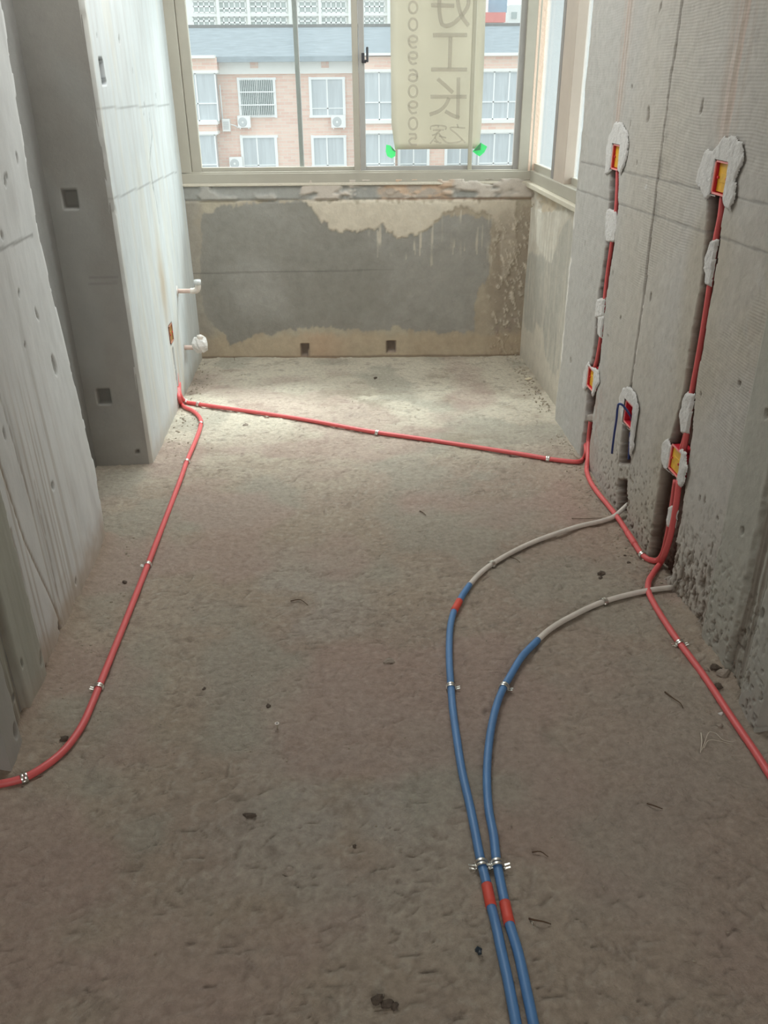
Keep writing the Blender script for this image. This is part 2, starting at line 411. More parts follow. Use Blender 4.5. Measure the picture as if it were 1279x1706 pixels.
fc = mixc(fc, (0.36, 0.285, 0.245), np.exp(-((FX - .75) / .35) ** 2 - ((FY - 1.4) / .6) ** 2) * .6)
for (u, v, a, b) in ((580, 655, 0.30, 0.10), (600, 672, 0.15, 0.09), (770, 730, .2, .1)):
    p = fl(u, v); g = np.exp(-((FX - p[0]) / a) ** 2 - ((FY - p[1]) / b) ** 2) * sst(0.35, 0.6, fbm(FX * 9, FY * 16, 41, 3))
    fc = mixc(fc, (0.30, 0.26, 0.20), g * 0.7)
fc = mixc(fc, (0.42, 0.26, 0.22), np.exp(-((FX - .93) / .12) ** 2 - ((FY - 2.9) / .5) ** 2) * .35)   # reddish brick dust beside the chases
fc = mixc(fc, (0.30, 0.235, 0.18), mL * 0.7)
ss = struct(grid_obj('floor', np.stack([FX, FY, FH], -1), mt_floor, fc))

# ------------------------------------------------------------------ right wall (chased, combed)
ry = np.concatenate([[YN], np.arange(YN, 3.795, 0.0045), [3.795]])
rz = np.concatenate([[-0.05], np.arange(-0.05, 1.86, 0.0045), [2.0, 2.3, ZC]])
RY, RZ = np.meshgrid(ry, rz)
wob = (fbm(RY * 30, RZ * 30, 51, 3) - .5)
wob2 = (fbm(RY * 30 + 7, RZ * 30 + 5, 52, 3) - .5)
def R2(u, v, X=XR): p = xp(u, v, X); return (p[1], p[2])
def slot(rows, jag=0.010):
    poly = [R2(a, v) for (v, a, b) in rows] + [R2(b, v) for (v, a, b) in rows[::-1]]
    return inpoly(RY + wob * jag, RZ + wob2 * jag, poly).astype(float)
CH1 = [(280, 1017.5, 1030), (347, 1013, 1029), (410, 1009, 1022), (497, 996, 1009), (560, 990, 1003), (612, 983, 996), (650, 977, 993), (692, 974, 986), (715, 971, 984.5), (745, 967.5, 981), (775, 965, 981)]
CH2 = [(322, 1179, 1205), (400, 1173, 1196), (475, 1166, 1184), (560, 1151, 1172), (650, 1137, 1155), (720, 1118, 1149), (790, 1098, 1140), (840, 1090, 1135), (900, 1082, 1123), (960, 1076, 1117)]
CH3 = [(700, 1037.5, 1052), (735, 1034, 1050), (773, 1031, 1048)]
CH3b = [(800, 1029, 1043), (845, 1027, 1042), (866, 1026, 1042)]
s1, s2, s3 = slot(CH1), slot(CH2), np.maximum(slot(CH3), slot(CH3b))
fill1 = slot([(690, 960, 990), (703, 960, 990)])
s1 = s1 * (1 - 0.8 * fill1)
boxes_px = {'b1': (1027, 262), 'b2': (1201.5, 297), 'b3': (985, 631), 'b4': (1126, 768), 'b5': (1048.5, 690)}
BOXC = {k: R2(*p) for k, p in boxes_px.items()}
BS = 0.043
sb = np.zeros_like(RY)
for k, (cy, cz) in BOXC.items():
    sb = np.maximum(sb, ((np.abs(RY - cy) < BS + .003) & (np.abs(RZ - cz) < BS + .003)).astype(float))
rh = (fbm(RY * 3, RZ * 2.5, 61, 3) - .5) * 0.010 + (fbm(RY * 26, RZ * 26, 63, 3) - .5) * 0.003
base_rough = sst(0.55, 0.0, RZ + 0.2 * fbm(RY * 6, RZ * 6, 66, 3)) * sst(3.3, 2.7, RY)
pits = sst(0.60, 0.70, fbm(RY * 85, RZ * 70, 65, 3)) * (0.08 + base_rough)
pits = np.clip(pits + sst(.5, .62, fbm(RY * 90, RZ * 34, 68, 3)) * sst(.30, .08, RZ) * sst(2.5, 2.3, RY) * sst(1.99, 2.05, RY), 0, 1)
rh = rh - pits * 0.007
sall = np.maximum(np.maximum(s1, s2), s3)
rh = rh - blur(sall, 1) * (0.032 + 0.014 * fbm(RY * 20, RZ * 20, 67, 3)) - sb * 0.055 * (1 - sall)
rh = np.where(sb > 0, np.minimum(rh, -0.052), rh)
# joint between the two wall sheets, and the lip at the corner
joint = [R2(u, v) for u, v in ((1138, -20), (1128, 48), (1115, 132), (1103, 240), (1095.7, 297), (1080, 420), (1066.5, 523), (1059.7, 575), (1051, 640), (1048, 660))]
dj = dline(RY + wob * .008, RZ, joint)
jw = 0.0035 + 0.006 * sst(.45, .8, fbm(RY * 2, RZ * 7, 71, 2))
jm = sst(1.0, 0.5, dj / jw); rh = rh - jm * 0.012
sd = RY - np.interp(RZ, [p[1] for p in joint[::-1]], [p[0] for p in joint[::-1]])
jl = ((sd < -0.002) & (sd > -0.011 - .006 * wob)) * sst(0.95, 0.85, RZ) * sst(.48, .56, RZ) * sst(.42, .5, fbm(RY * 3, RZ * 9, 73, 2))
jd = sst(0.030, 0.0, np.abs(sd + .012)) * sst(1.0, 1.12, RZ) * sst(1.5, 1.25, RZ)          # dark weathered strip by the joint
rh = rh - sst(0.0, 0.004, -sd) * 0.003
# jamb: smooth mortar band, rough groove, front band
rh = rh + sst(1.992, 1.986, RY) * 0.012 + sst(1.86, 1.60, RY) * 0.028
gv = sst(1.83, 1.81, RY + wob * .02) * sst(1.695, 1.715, RY + wob * .02)
rh = rh - gv * (0.008 + 0.010 * fbm(RY * 60, RZ * 3, 75, 3)) - sst(.012, .004, np.abs(RY - 1.705 - .01 * wob)) * 0.02
# chips at jamb
for (u, v, sz) in ((1229, 885, .009), (1229, 1055, .008), (1252, 1137, .012), (1275, 1023, .014), (1270, 690, .010), (1211, 1116, .006)):
    cy, cz = R2(u, v, 1.06); g = np.exp(-((RY - cy + wob * .01) / sz) ** 2 - ((RZ - cz + wob2 * .01) / (sz * 1.5)) ** 2); rh = rh - sst(.35, .6, g) * 0.008
dents = [(1080, 190, .013, .03), (1080, 182, .011, .012), (1098, 15, .01, .02), (1168, 178, .01, .024), (1053, 145, .007, .012), (1050, 210, .006, .018), (1062, 272, .006, .010), (1082, 495, .010, .02), (1033, 530, .010, .012), (1012, 558, .008, .01),
         (974, 405, .006, .016), (1018, 430, .006, .02), (1021, 455, .006, .016), (1165, 655, .006, .01), (1195, 865, .008, .01), (1163, 830, .007, .015), (1172, 832, .007, .02), (1205, 905, .01, .02), (1185, 915, .008, .03), (1230, 640, .01, .01), (950, 600, .01, .01), (1180, 955, .007, .03), (1168, 975, .008, .03)]
dm = np.zeros_like(RY)
for (u, v, a, b) in dents:
    cy, cz = R2(u, v); g = np.exp(-((RY - cy + wob * .02) / a) ** 2 - ((RZ - cz + wob2 * .02) / b) ** 2); dm = np.maximum(dm, sst(.4, .65, g))
rh = rh - dm * 0.006
rc = np.zeros(RY.shape + (3,)) + np.array([0.485, 0.46, 0.41])
big = fbm(RY * 1.7, RZ * 1.3, 81, 3)
rc = mixc(rc, (0.49, 0.475, 0.445), sst(.45, .7, big) * .6)
rc = mixc(rc, (0.45, 0.41, 0.335), sst(.5, .75, fbm(RY * 2.5 + 3, RZ * 2, 83, 3)) * .7)
rc = mixc(rc, (0.46, 0.455, 0.435), sst(3.1, 3.3, RY + .1 * big) * .6)
rc = mixc(rc, (0.36, 0.32, 0.26), base_rough * .55)
rc = mixc(rc, (0.17, 0.135, 0.105), pits * .85)
rc = mixc(rc, (0.25, 0.23, 0.20), jm * .8 + jd * .5 * sst(.4, .6, fbm(RY * 14, RZ * 30, 85, 3)))
rc = mixc(rc, (0.66, 0.63, 0.58), np.clip(jl.astype(float), 0, 1))
# drip stains above the boxes (brown water runs)
for (uu, w0, zlo) in ((1037, .05, 1.33), (1222, .06, 1.36)):
    cy, _ = R2(uu, 120); g = np.exp(-((RY - cy) / w0) ** 2) * sst(zlo - .1, zlo + .05, RZ)
    rc = mixc(rc, (0.40, 0.29, 0.22), g * .55 * sst(.35, .6, fbm(RY * 60, RZ * 2, 87, 3)))
    rc = mixc(rc, (0.62, 0.50, 0.44), g * sst(.64, .72, fbm(RY * 90, RZ * 1.2, 88, 2)) * .5)
rc = mixc(rc, (0.40, 0.29, 0.24), np.exp(-((RY - R2(1000, 600)[0]) / .10) ** 2) * sst(.5, .3, RZ) * .5 * sst(.4, .6, fbm(RY * 30, RZ * 20, 89, 3)))
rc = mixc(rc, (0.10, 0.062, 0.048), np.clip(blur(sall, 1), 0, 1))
rc = mixc(rc, (0.34, 0.28, 0.22), s1 * fill1)
rc = mixc(rc, (0.24, 0.215, 0.18), dm * .8)
for pts in ([(967, 270), (1094, 298), (1166, 315.6), (1279, 341)], [(960, 315.6), (1087, 358), (1169.5, 386), (1279, 422)]):
    d = dline(RY, RZ + wob * .002, [R2(*p) for p in pts]); rc = mixc(rc, (0.24, 0.23, 0.215), sst(.0042, .0018, d) * .6)
    rh = rh - sst(.0042, .0018, d) * .0015
rc = mixc(rc, (0.62, 0.61, 0.585), sst(.5, .7, np.exp(-((RY - R2(1077, 312)[0] + wob * .03) / .02) ** 2 - ((RZ - R2(1077, 312)[1] - (RY - R2(1077, 312)[0]) * -.5) / .012) ** 2)) * .8)
rc = mixc(rc, (0.50, 0.49, 0.455), np.exp(-((RY - R2(1255, 520)[0]) / .05) ** 2 - ((RZ - R2(1255, 520)[1]) / .12) ** 2) * sst(.4, .6, fbm(RY * 30, RZ * 30, 90, 3)) * .7)
jam = sst(1.99, 1.985, RY)
rc = mixc(rc, (0.40, 0.395, 0.345), jam * .85)
rc = mixc(rc, (0.19, 0.16, 0.13), gv * .9 * sst(.25, .6, fbm(RY * 50, RZ * 2, 91, 3)))
rc = mixc(rc, (0.41, 0.40, 0.36), sst(1.70, 1.69, RY) * .8)
lip = sst(3.772, 3.78, RY + wob * .02)
rc = mixc(rc, (0.70, 0.68, 0.63), lip * sst(.42, .5, fbm(RY * 2, RZ * 6, 92, 2)) * sst(1.0, .9, RZ))
rcomb = sst(.38, .52, fbm(RY * 2.2 + 5, RZ * 2.6, 93, 3)) * (0.35 + 0.65 * sst(3.0, 2.9, RY)) * sst(.42, .6, RZ) * (1 - jam) * (1 - sall)
RX = XR - rh
RX = RX + np.where(np.arange(len(ry)) == len(ry) - 1, 0.14, 0.0)[None, :] + np.where(np.arange(len(ry)) == 0, 0.14, 0.0)[None, :]
edge = (fbm(RY * 0 + 3, RZ * 22, 95, 3) - .5) * .02 * sst(3.7, 3.795, RY)
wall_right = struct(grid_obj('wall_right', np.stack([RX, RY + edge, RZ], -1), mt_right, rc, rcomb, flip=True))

# ------------------------------------------------------------------ low wall under the side window
XB = 1.13
by = np.arange(3.74, 4.95, 0.007); bz = np.concatenate([np.arange(-0.05, 1.0, 0.007), [1.0, 1.0]])
BY, BZ = np.meshgrid(by, bz)
bw = fbm(BY * 18, BZ * 18, 101, 3) - .5
bh = (fbm(BY * 5, BZ * 3, 103, 3) - .5) * .012
bc = np.zeros(BY.shape + (3,)) + np.array([0.58, 0.54, 0.46])
def B2(u, v): p = xp(u, v, XB); return (p[1], p[2])
dk = inpoly(BY + bw * .03, BZ + bw * .05, [B2(*p) for p in ((948, 362), (936, 378), (922, 425), (902, 430), (880, 420), (872, 470), (874, 545), (888, 560), (893, 540), (903, 545), (908, 595), (925, 630), (932, 610), (955, 380))]).astype(float)
bc = mixc(bc, (0.44, 0.425, 0.375), blur(dk, 2) * .9)
lt = inpoly(BY + bw * .02, BZ + bw * .04, [B2(*p) for p in ((876, 345), (948, 352), (930, 385), (918, 440), (906, 430), (890, 400), (878, 420))]).astype(float)
bc = mixc(bc, (0.66, 0.63, 0.55), blur(lt, 2) * sst(.3, .6, fbm(BY * 40, BZ * 6, 105, 3)))
bc = mixc(bc, (0.60, 0.56, 0.48), sst(.52, .7, fbm(BY * 45, BZ * 4, 107, 3)) * .5)
tp = inpoly(BY, BZ + bw * .03, [B2(*p) for p in ((868, 295), (962, 318), (960, 348), (905, 352), (870, 338))]).astype(float)
bh = bh - tp * (0.02 * sst(.4, .6, fbm(BY * 16, BZ * 16, 109, 3)))
bc = mixc(bc, (0.62, 0.53, 0.40), tp * sst(.42, .6, fbm(BY * 12, BZ * 18, 111, 3)) * .8)
bc = mixc(bc, (0.34, 0.30, 0.25), sst(.1, 0, BZ) * .3)
BX = XB - bh + np.where(np.arange(len(bz)) == len(bz) - 1, .2, 0)[:, None]
struct(grid_obj('wall_right_rear', np.stack([BX, BY, BZ], -1), mt_far, bc, flip=True))
box('wall_right_header', (1.13, 3.79, 2.60), (1.33, 5.05, ZC), mt_ceil)['kind'] = 'structure'

# ------------------------------------------------------------------ far wall under the window
fs = np.arange(-0.06, 1.98, 0.0065); fz = np.concatenate([np.arange(-0.05, 1.0, 0.0065), [1.0, 1.0]])
S, Z = np.meshgrid(fs, fz)
w1 = fbm(S * 14, Z * 14, 121, 4) - .5; w2 = fbm(S * 14 + 9, Z * 14, 122, 4) - .5; wv = fbm(S * 60, Z * 5, 123, 3) - .5
def F2(zx, zy): return tuple(fp(260 + zx * .5004, 270 + zy * .5004))
fh = (fbm(S * 3, Z * 3, 125, 3) - .5) * .010 + (fbm(S * 30, Z * 30, 126, 3) - .5) * .003
c = np.zeros(S.shape + (3,)) + np.array([0.43, 0.385, 0.30])
c = mixc(c, (0.37, 0.31, 0.235), sst(.45, .7, fbm(S * 6, Z * 6, 127, 3)) * .6)
darkp = [F2(*p) for p in ((150, 170), (250, 140), (400, 132), (480, 128), (500, 140), (545, 200), (600, 232), (640, 240), (690, 230), (752, 216), (800, 252), (850, 240), (905, 232), (945, 185), (1000, 175), (1060, 182), (1112, 205), (1112, 250), (1100, 400), (1060, 450), (1062, 560), (1000, 566), (860, 566), (800, 548), (755, 562), (690, 565), (600, 552), (520, 556), (440, 562), (330, 575), (250, 612), (205, 560), (165, 520), (150, 420))]
dkm = blur(inpoly(S + w1 * .04, Z + w2 * .05 + wv * .04, darkp).astype(float), 1)
c = mixc(c, (0.265, 0.255, 0.225), dkm)
c = mixc(c, (0.335, 0.325, 0.295), dkm * sst(.42, .68, fbm(S * 2.5, Z * 2.8, 128, 3)) * .8)
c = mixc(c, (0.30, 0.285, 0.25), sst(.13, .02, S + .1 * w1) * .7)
ltp = [F2(*p) for p in ((482, 128), (520, 160), (545, 200), (600, 232), (640, 240), (690, 230), (752, 216), (800, 250), (850, 240), (905, 225), (945, 175), (1000, 150), (1090, 165), (1150, 240), (1150, 420), (1200, 300), (1195, 128))]
ltm = blur(inpoly(S + w1 * .03, Z + w2 * .05 + wv * .05, ltp).astype(float), 1)
c = mixc(c, (0.58, 0.52, 0.42), ltm * .95); fh = fh + ltm * .005
run = sst(.58, .72, fbm(S * 75, Z * 3, 129, 3)) * sst(.35, .6, fbm(S * 20, Z * 7, 139, 3)) * inpoly(S + w1 * .1, Z + wv * .25, [F2(*p) for p in ((680, 225), (960, 180), (1110, 190), (1110, 330), (700, 300))])
c = mixc(c, (0.55, 0.50, 0.41), run * .8)
# whiskery mortar at the right end
wh = sst(1.66, 1.78, S + .06 * w1) * sst(.9, .75, Z)
wl_ = sst(.60, .70, fbm((S + Z * .35) * 110, (Z - S * .3) * 26, 131, 3))
c = mixc(c, (0.26, 0.215, 0.17), wh * .55); c = mixc(c, (0.58, 0.52, 0.42), wh * wl_ * .9); fh = fh + wh * wl_ * .006
c = mixc(c, (0.27, 0.215, 0.19), wh * sst(.3, .1, Z) * sst(.45, .6, fbm(S * 30, Z * 30, 132, 3)) * .7)
zt = fp(600, 332.5)[1]
band = sst(zt - .006, zt + .006, Z + .01 * w1)
c = mixc(c, (0.34, 0.34, 0.315), band)
rgh = sst(.48, .62, fbm(S * 9, Z * 22, 133, 4)) * band
c = mixc(c, (0.52, 0.47, 0.41), rgh * sst(.45, .6, S) * .8 + rgh * .3); fh = fh + rgh * .012
brickm = band * sst(1.06, 1.10, S + .05 * w1) * sst(1.50, 1.47, S) * (0.4 + .6 * sst(.4, .55, fbm(S * 14, Z * 30, 134, 3)))
c = mixc(c, (0.56, 0.40, 0.28), brickm * .85)
c = mixc(c, (0.34, 0.20, 0.14), sst(.006, .002, np.abs(Z - zt - .004 * w1)) * sst(1.0, 1.2, S) * .5)
fh = fh - sst(.008, .002, np.abs(Z - zt)) * .008
sandy = sst(.16, .11, Z + .06 * w2 + .03 * wv)
c = mixc(c, (0.46, 0.37, 0.26), sandy * .6 * (1 - dkm)); c = mixc(c, (0.50, 0.35, 0.24), sandy * np.exp(-((S - .72) / .12) ** 2) * .5)
d = dline(S, Z + .002 * w1, [F2(*p) for p in ((120, 370), (400, 366), (600, 362), (800, 358))])
c = mixc(c, (0.15, 0.14, 0.13), sst(.005, .002, d) * .6 * sst(1.3, .9, S))
c = mixc(c, (0.14, 0.10, 0.075), sst(.012, .003, np.abs(Z - .004 + .01 * w1)) * .6)
for (u, v, hw, hh) in ((507.5, 583, .022, .036), (651, 577, .026, .034)):
    q = fp(u, v); mm = ((np.abs(S - q[0] + w1 * .012) < hw) & (np.abs(Z - q[1] + w2 * .012) < hh)).astype(float)
    fh = fh - mm * .04; c = mixc(c, (0.24, 0.20, 0.17), mm * .9)
    rim = ((np.abs(S - q[0]) < hw + .006) & (np.abs(Z - q[1]) < hh + .006)).astype(float) - mm
    c = mixc(c, (0.25, 0.19, 0.15), np.clip(rim, 0, 1) * .6)
offs = -fh + np.where(np.arange(len(fz)) == len(fz) - 1, .2, 0)[:, None]
P = FO + S[..., None] * FE + offs[..., None] * FN + Z[..., None] * np.array([0, 0, 1.0])
struct(grid_obj('wall_far', P, mt_far, c))
bm = bmesh.new()
for s0, s1_ in ((-.3, 2.2),):
    q = [fw(s0, 2.6, 0), fw(s1_, 2.6, 0), fw(s1_, 2.6, .2), fw(s0, 2.6, .2)]
    vs = [bm.verts.new(p) for p in q] + [bm.verts.new(p + np.array([0, 0, ZC - 2.6])) for p in q]
    for f in ((0, 1, 2, 3), (7, 6, 5, 4), (0, 4, 5, 1), (1, 5, 6, 2), (2, 6, 7, 3), (3, 7, 4, 0)): bm.faces.new([vs[i] for i in f])
struct(bm_obj('wall_far_header', bm, mt_ceil))

# ------------------------------------------------------------------ far left wall (beyond the niche)
YF = 3.43
ly = np.concatenate([[YF], np.arange(YF, 5.02, 0.007)]); lz = np.concatenate([np.arange(-.05, 1.95, 0.0075), [2.3, ZC]])
LY, LZ = np.meshgrid(ly, lz)
lw = fbm(LY * 20, LZ * 20, 141, 3) - .5
def xl2(y): return -0.805 + 0.023 * (y - 3.43) / 1.54
def L2(u, v): p = xp(u, v, -0.795); return (p[1], p[2])
lh = (fbm(LY * 4, LZ * 1.5, 143, 3) - .5) * .005 + (fbm(LY * 40, LZ * 9, 144, 3) - .5) * .0012
streak = fbm(LY * 30, LZ * 1.6, 145, 4)
lc = np.zeros(LY.shape + (3,)) + np.array([0.60, 0.635, 0.635])
lc = mixc(lc, (0.55, 0.565, 0.555), sst(.5, .68, streak) * .55)
lc = mixc(lc, (0.62, 0.60, 0.52), sst(.55, .7, fbm(LY * 12, LZ * 1, 146, 3)) * .35)
lc = mixc(lc, (0.45, 0.36, 0.25), np.exp(-((LY - 4.12 + .03 * lw) / .07) ** 2 - ((LZ - .62) / .18) ** 2) * .7)
lc = mixc(lc, (0.50, 0.43, 0.32), np.exp(-((LY - 4.25 + .03 * lw) / .10) ** 2) * sst(.45, .3, LZ) * .55 * sst(.35, .6, streak))
lc = mixc(lc, (0.56, 0.55, 0.52), sst(4.55, 4.7, LY) * sst(.9, .6, LZ) * .5)
lc = mixc(lc, (0.40, 0.35, 0.28), sst(.10, .0, LZ + .05 * lw) * .5)
for pts in ([(159.5, 181), (279, 175)], [(186, 335), (291, 286)]):
    d = dline(LY, LZ + .0008 * lw, [L2(*p) for p in pts]); lc = mixc(lc, (0.30, 0.31, 0.31), sst(.005, .002, d) * .65)
crk = dline(LY + lw * .02, LZ, [L2(*p) for p in ((247, 190), (252, 225), (249, 270), (253, 300), (262, 350), (265, 372))])
lc = mixc(lc, (0.28, 0.30, 0.29), sst(.010, .003, crk) * .8 * sst(.4, .6, fbm(LY * 20, LZ * 12, 147, 2))); lh = lh - sst(.007, .002, crk) * .004
slotp = inpoly(LY + lw * .004, LZ, [L2(*p) for p in ((168, 99), (174, 97), (181, 139), (174, 140))]).astype(float)
lh = lh - slotp * .05; lc = mixc(lc, (0.035, 0.035, 0.055), blur(slotp, 2))  # inside of the slot painted near black to stand for its shade
lslot = ((np.abs(LY - 4.167 + lw * .012) < .017) & (LZ < .30) & (LZ > .19)).astype(float)
lslot = np.maximum(lslot, ((np.abs(LY - 4.168 + lw * .008) < .015) & (LZ < .185)).astype(float))
lh = lh - lslot * .03; lc = mixc(lc, (0.22, 0.10, 0.085), lslot * .9)
bxl = ((np.abs(LY - 4.168) < .046) & (np.abs(LZ - .375) < .046)).astype(float); lh = np.where(bxl > 0, -.05, lh)
for (u, v, a, b) in ((200, 66, .012, .02), (166, 60, .01, .012), (239, 190, .008, .008), (202, 430, .012, .02), (150, 75, .008, .02), (222, 118, .008, .015), (240, 175, .010, .014), (197, 350, .012, .02), (258, 160, .008, .016), (215, 520, .010, .02)):
    cy, cz = L2(u, v); g = np.exp(-((LY - cy + lw * .02) / a) ** 2 - ((LZ - cz) / b) ** 2); lc = mixc(lc, (0.33, 0.34, 0.34), sst(.4, .7, g) * .8); lh = lh - sst(.4, .7, g) * .005
frag = sst(3.46, 3.435, LY + lw * .05)
lc = mixc(lc, (0.58, 0.56, 0.50), frag * .5)
LX = xl2(LY) + lh - np.where(np.arange(len(ly)) == 0, .02, 0)[None, :]
LYe = LY + (fbm(LY * 0 + 1, LZ * 14, 149, 3) - .5) * .016 * sst(3.5, 3.43, LY)
LYe[:, 0] = YF - .004
wall_left_far = struct(grid_obj('wall_left_rear', np.stack([LX, LYe, LZ], -1), mt_left, lc))
# its return face that looks towards the doorway
cx = np.append(np.arange(-1.08, -0.822, 0.006), -.819); cz_ = np.concatenate([np.arange(-.05, 1.95, 0.008), [2.3, ZC]])
CX, CZ = np.meshgrid(cx, cz_)
ch = (fbm(CX * 8, CZ * 4, 151, 3) - .5) * .006
cc = np.zeros(CX.shape + (3,)) + np.array([0.40, 0.40, 0.375])
cc = mixc(cc, (0.34, 0.32, 0.285), sst(.42, .7, fbm(CX * 5, CZ * 3, 153, 3)) * .5)
for (u, v, hw, hh) in ((117, 332, .031, .034), (173, 660, .030, .032)):
    q = yp(u, v, YF); mm = ((np.abs(CX - q[0]) < hw - .006 * fbm(CX * 60, CZ * 60, 155, 2)) & (np.abs(CZ - q[2]) < hh)).astype(float)
    ch = ch - mm * .03; cc = mixc(cc, (0.22, 0.21, 0.19), mm * .8)
q = yp(229, 752, YF); g = np.exp(-((CX - q[0]) / .012) ** 2 - ((CZ - q[2]) / .010) ** 2); ch = ch - sst(.4, .7, g) * .012; cc = mixc(cc, (.13, .11, .09), sst(.4, .7, g) * .8)
for vv in (463, 472):
    a, b = yp(150, vv, YF), yp(195, vv - 2, YF); d = dline(CX, CZ, [(a[0], a[2]), (b[0], b[2])]); cc = mixc(cc, (.27, .26, .25), sst(.006, .002, d) * .5)
struct(grid_obj('wall_left_return', np.stack([CX, YF - .004 - ch, CZ], -1), mt_conc if False else mat('grey_return_render', rough=.95, bump=.15, bscale=70, var=.07, vscale=8, attr=True, spec=.1), cc))
struct(box('wall_niche', (-1.25, 2.55, -.05), (-1.045, 3.6, ZC), mt_conc))

# ------------------------------------------------------------------ near left wall
ny = np.concatenate([[YN], np.arange(YN, 2.74, 0.0055), [2.752, 2.762, 2.768, 2.770, 2.770]])
nz = np.concatenate([np.arange(-.05, 1.80, 0.006), [2.0, 2.3, ZC]])
NY, NZ = np.meshgrid(ny, nz)
nw = fbm(NY * 20, NZ * 20, 161, 3) - .5
nh = (fbm(NY * 3, NZ * 1.6, 163, 3) - .5) * .006 + (fbm(NY * 26, NZ * 12, 164, 3) - .5) * .0016
nst = fbm(NY * 16, NZ * 3.2, 165, 4)
nc = np.zeros(NY.shape + (3,)) + np.array([0.68, 0.69, 0.68])
nc = mixc(nc, (0.58, 0.585, 0.57), sst(.45, .7, nst) * .7)
nc = mixc(nc, (0.72, 0.74, 0.735), sst(2.3, 2.7, NY) * .5 * sst(.3, .6, fbm(NY * 8, NZ * 5, 166, 3)))
def N2(u, v): p = xp(u, v, XL); return (p[1], p[2])
d = dline(NY, NZ + nw * .003, [N2(*p) for p in ((-30, 434), (0, 420), (72, 389))]); nc = mixc(nc, (0.27, 0.27, 0.26), sst(.006, .002, d) * .7)
low = sst(.95, .55, NZ) * sst(2.55, 2.3, NY)
lines = sst(.60, .70, fbm(NY * 75, NZ * .5, 167, 2)) * low * .6
nc = mixc(nc, (0.36, 0.31, 0.24), lines * .75); nh = nh - lines * .0008
for (pts, w_, k) in (([(0, 760), (45, 905), (103, 1040)], .004, .8), ([(20, 880), (66, 1088)], .003, .9), ([(60, 800), (100, 1010)], .002, .6), ([(0, 640), (60, 860)], .002, .5)):
    d = dline(NY + nw * .006, NZ, [N2(*p) for p in pts]); nc = mixc(nc, (0.33, 0.27, 0.19), sst(w_ * 1.6, w_ * .6, d) * k); nh = nh - sst(w_ * 1.6, w_ * .6, d) * .003
dust = sst(.16, .02, NZ + .10 * nw); nc = mixc(nc, (0.45, 0.37, 0.29), dust * .8)
for (u, v, a, b) in ((100, 605, .02, .045), (74, 525, .012, .03), (43, 490, .008, .01), (52, 574, .008, .01), (15, 388, .012, .014), (26, 296, .01, .012), (23, 305, .01, .016), (12, 720, .008, .02), (92, 810, .012, .02), (43, 265, .008, .02), (8, 150, .014, .02)):
    cy, cz = N2(u, v); g = np.exp(-((NY - cy + nw * .03) / a) ** 2 - ((NZ - cz + nw * .03) / b) ** 2); nc = mixc(nc, (0.37, 0.37, 0.345), sst(.4, .65, g) * .8); nh = nh - sst(.4, .65, g) * .006
for (u, v, a, b) in ((100, 1043, .010, .03), (63, 1098, .008, .02), (31, 1107, .010, .014), (76, 1112, .007, .009), (24, 1166, .008, .012), (33, 1240, .013, .03), (8, 1222, .014, .025), (127, 967, .008, .014)):
    cy, cz = N2(u, v); g = np.exp(-((NY - cy + nw * .02) / a) ** 2 - ((NZ - cz + nw * .02) / b) ** 2); nc = mixc(nc, (0.10, 0.085, 0.07), sst(.4, .65, g) * .9); nh = nh - sst(.4, .65, g) * .012
jb = sst(1.955, 1.945, NY + nw * .012)
nc = mixc(nc, (0.375, 0.38, 0.32), jb * .9 * (1 - dust * .4)); nh = nh + jb * .008 + sst(1.85, 1.6, NY) * .022
gr = sst(1.80, 1.77, NY + nw * .02) * sst(1.675, 1.70, NY + nw * .02)
nc = mixc(nc, (0.20, 0.17, 0.14), gr * .9 * sst(.3, .6, fbm(NY * 60, NZ * 2, 169, 3))); nh = nh - gr * .018 - sst(.009, .003, np.abs(NY - 1.69 - .01 * nw)) * .02
nc = mixc(nc, (0.39, 0.385, 0.36), sst(1.685, 1.675, NY) * .8)
edgem = sst(2.70, 2.76, NY); nh = nh - edgem * .012
chipp = sst(.55, .7, fbm(NY * 8, NZ * 16, 171, 3)) * sst(2.71, 2.76, NY); nh = nh - chipp * .012
back = np.zeros(len(ny)); back[-1] = .4; back[-2] = .03; back[-3] = .012; back[-4] = .004; back[0] = .3
lean = np.interp(NZ, [0, .265, .75, 1.09, 1.7], [0.0, .045, .015, -.03, .03]) * sst(2.3, 2.77, NY)
NX = XL + nh - back[None, :] - .022 * sst(.0, .9, NZ) * sst(1.8, 2.6, NY)
struct(grid_obj('wall_left', np.stack([NX, NY + lean, NZ], -1), mt_left, nc))
# the doorway wall's face (towards the camera), both sides, and the room behind the camera
struct(box('wall_front_left', (-2.7, YN, -.05), (-1.0, 2.55, ZC), mt_conc))
box('wall_front_left_jamb', (-1.0, YN + .002, -.05), (XL - .005, YN + .2, ZC), mt_conc)['kind'] = 'structure'
struct(box('wall_front_right', (XR + .005, YN + .002, -.05), (2.7, YN + .2, ZC), mt_conc))
struct(box('wall_rear_left', (-2.85, -3.2, -.05), (-2.7, 2.4, ZC), mt_conc))
struct(box('wall_rear_right', (2.7, -3.2, -.05), (2.85, 1.8, ZC), mt_conc))
struct(box('wall_rear', (-2.85, -3.35, -.05), (2.85, -3.2, ZC), mt_conc))
struct(box('wall_right_outer', (1.22, YN + .2, -.05), (1.40, 3.79, ZC), mt_conc))
struct(box('wall_left_outer', (-1.35, 3.55, -.05), (-.90, 5.2, ZC), mt_conc))
struct(box('ceiling', (-2.9, -3.4, ZC), (2.9, 5.25, ZC + .15), mt_ceil))

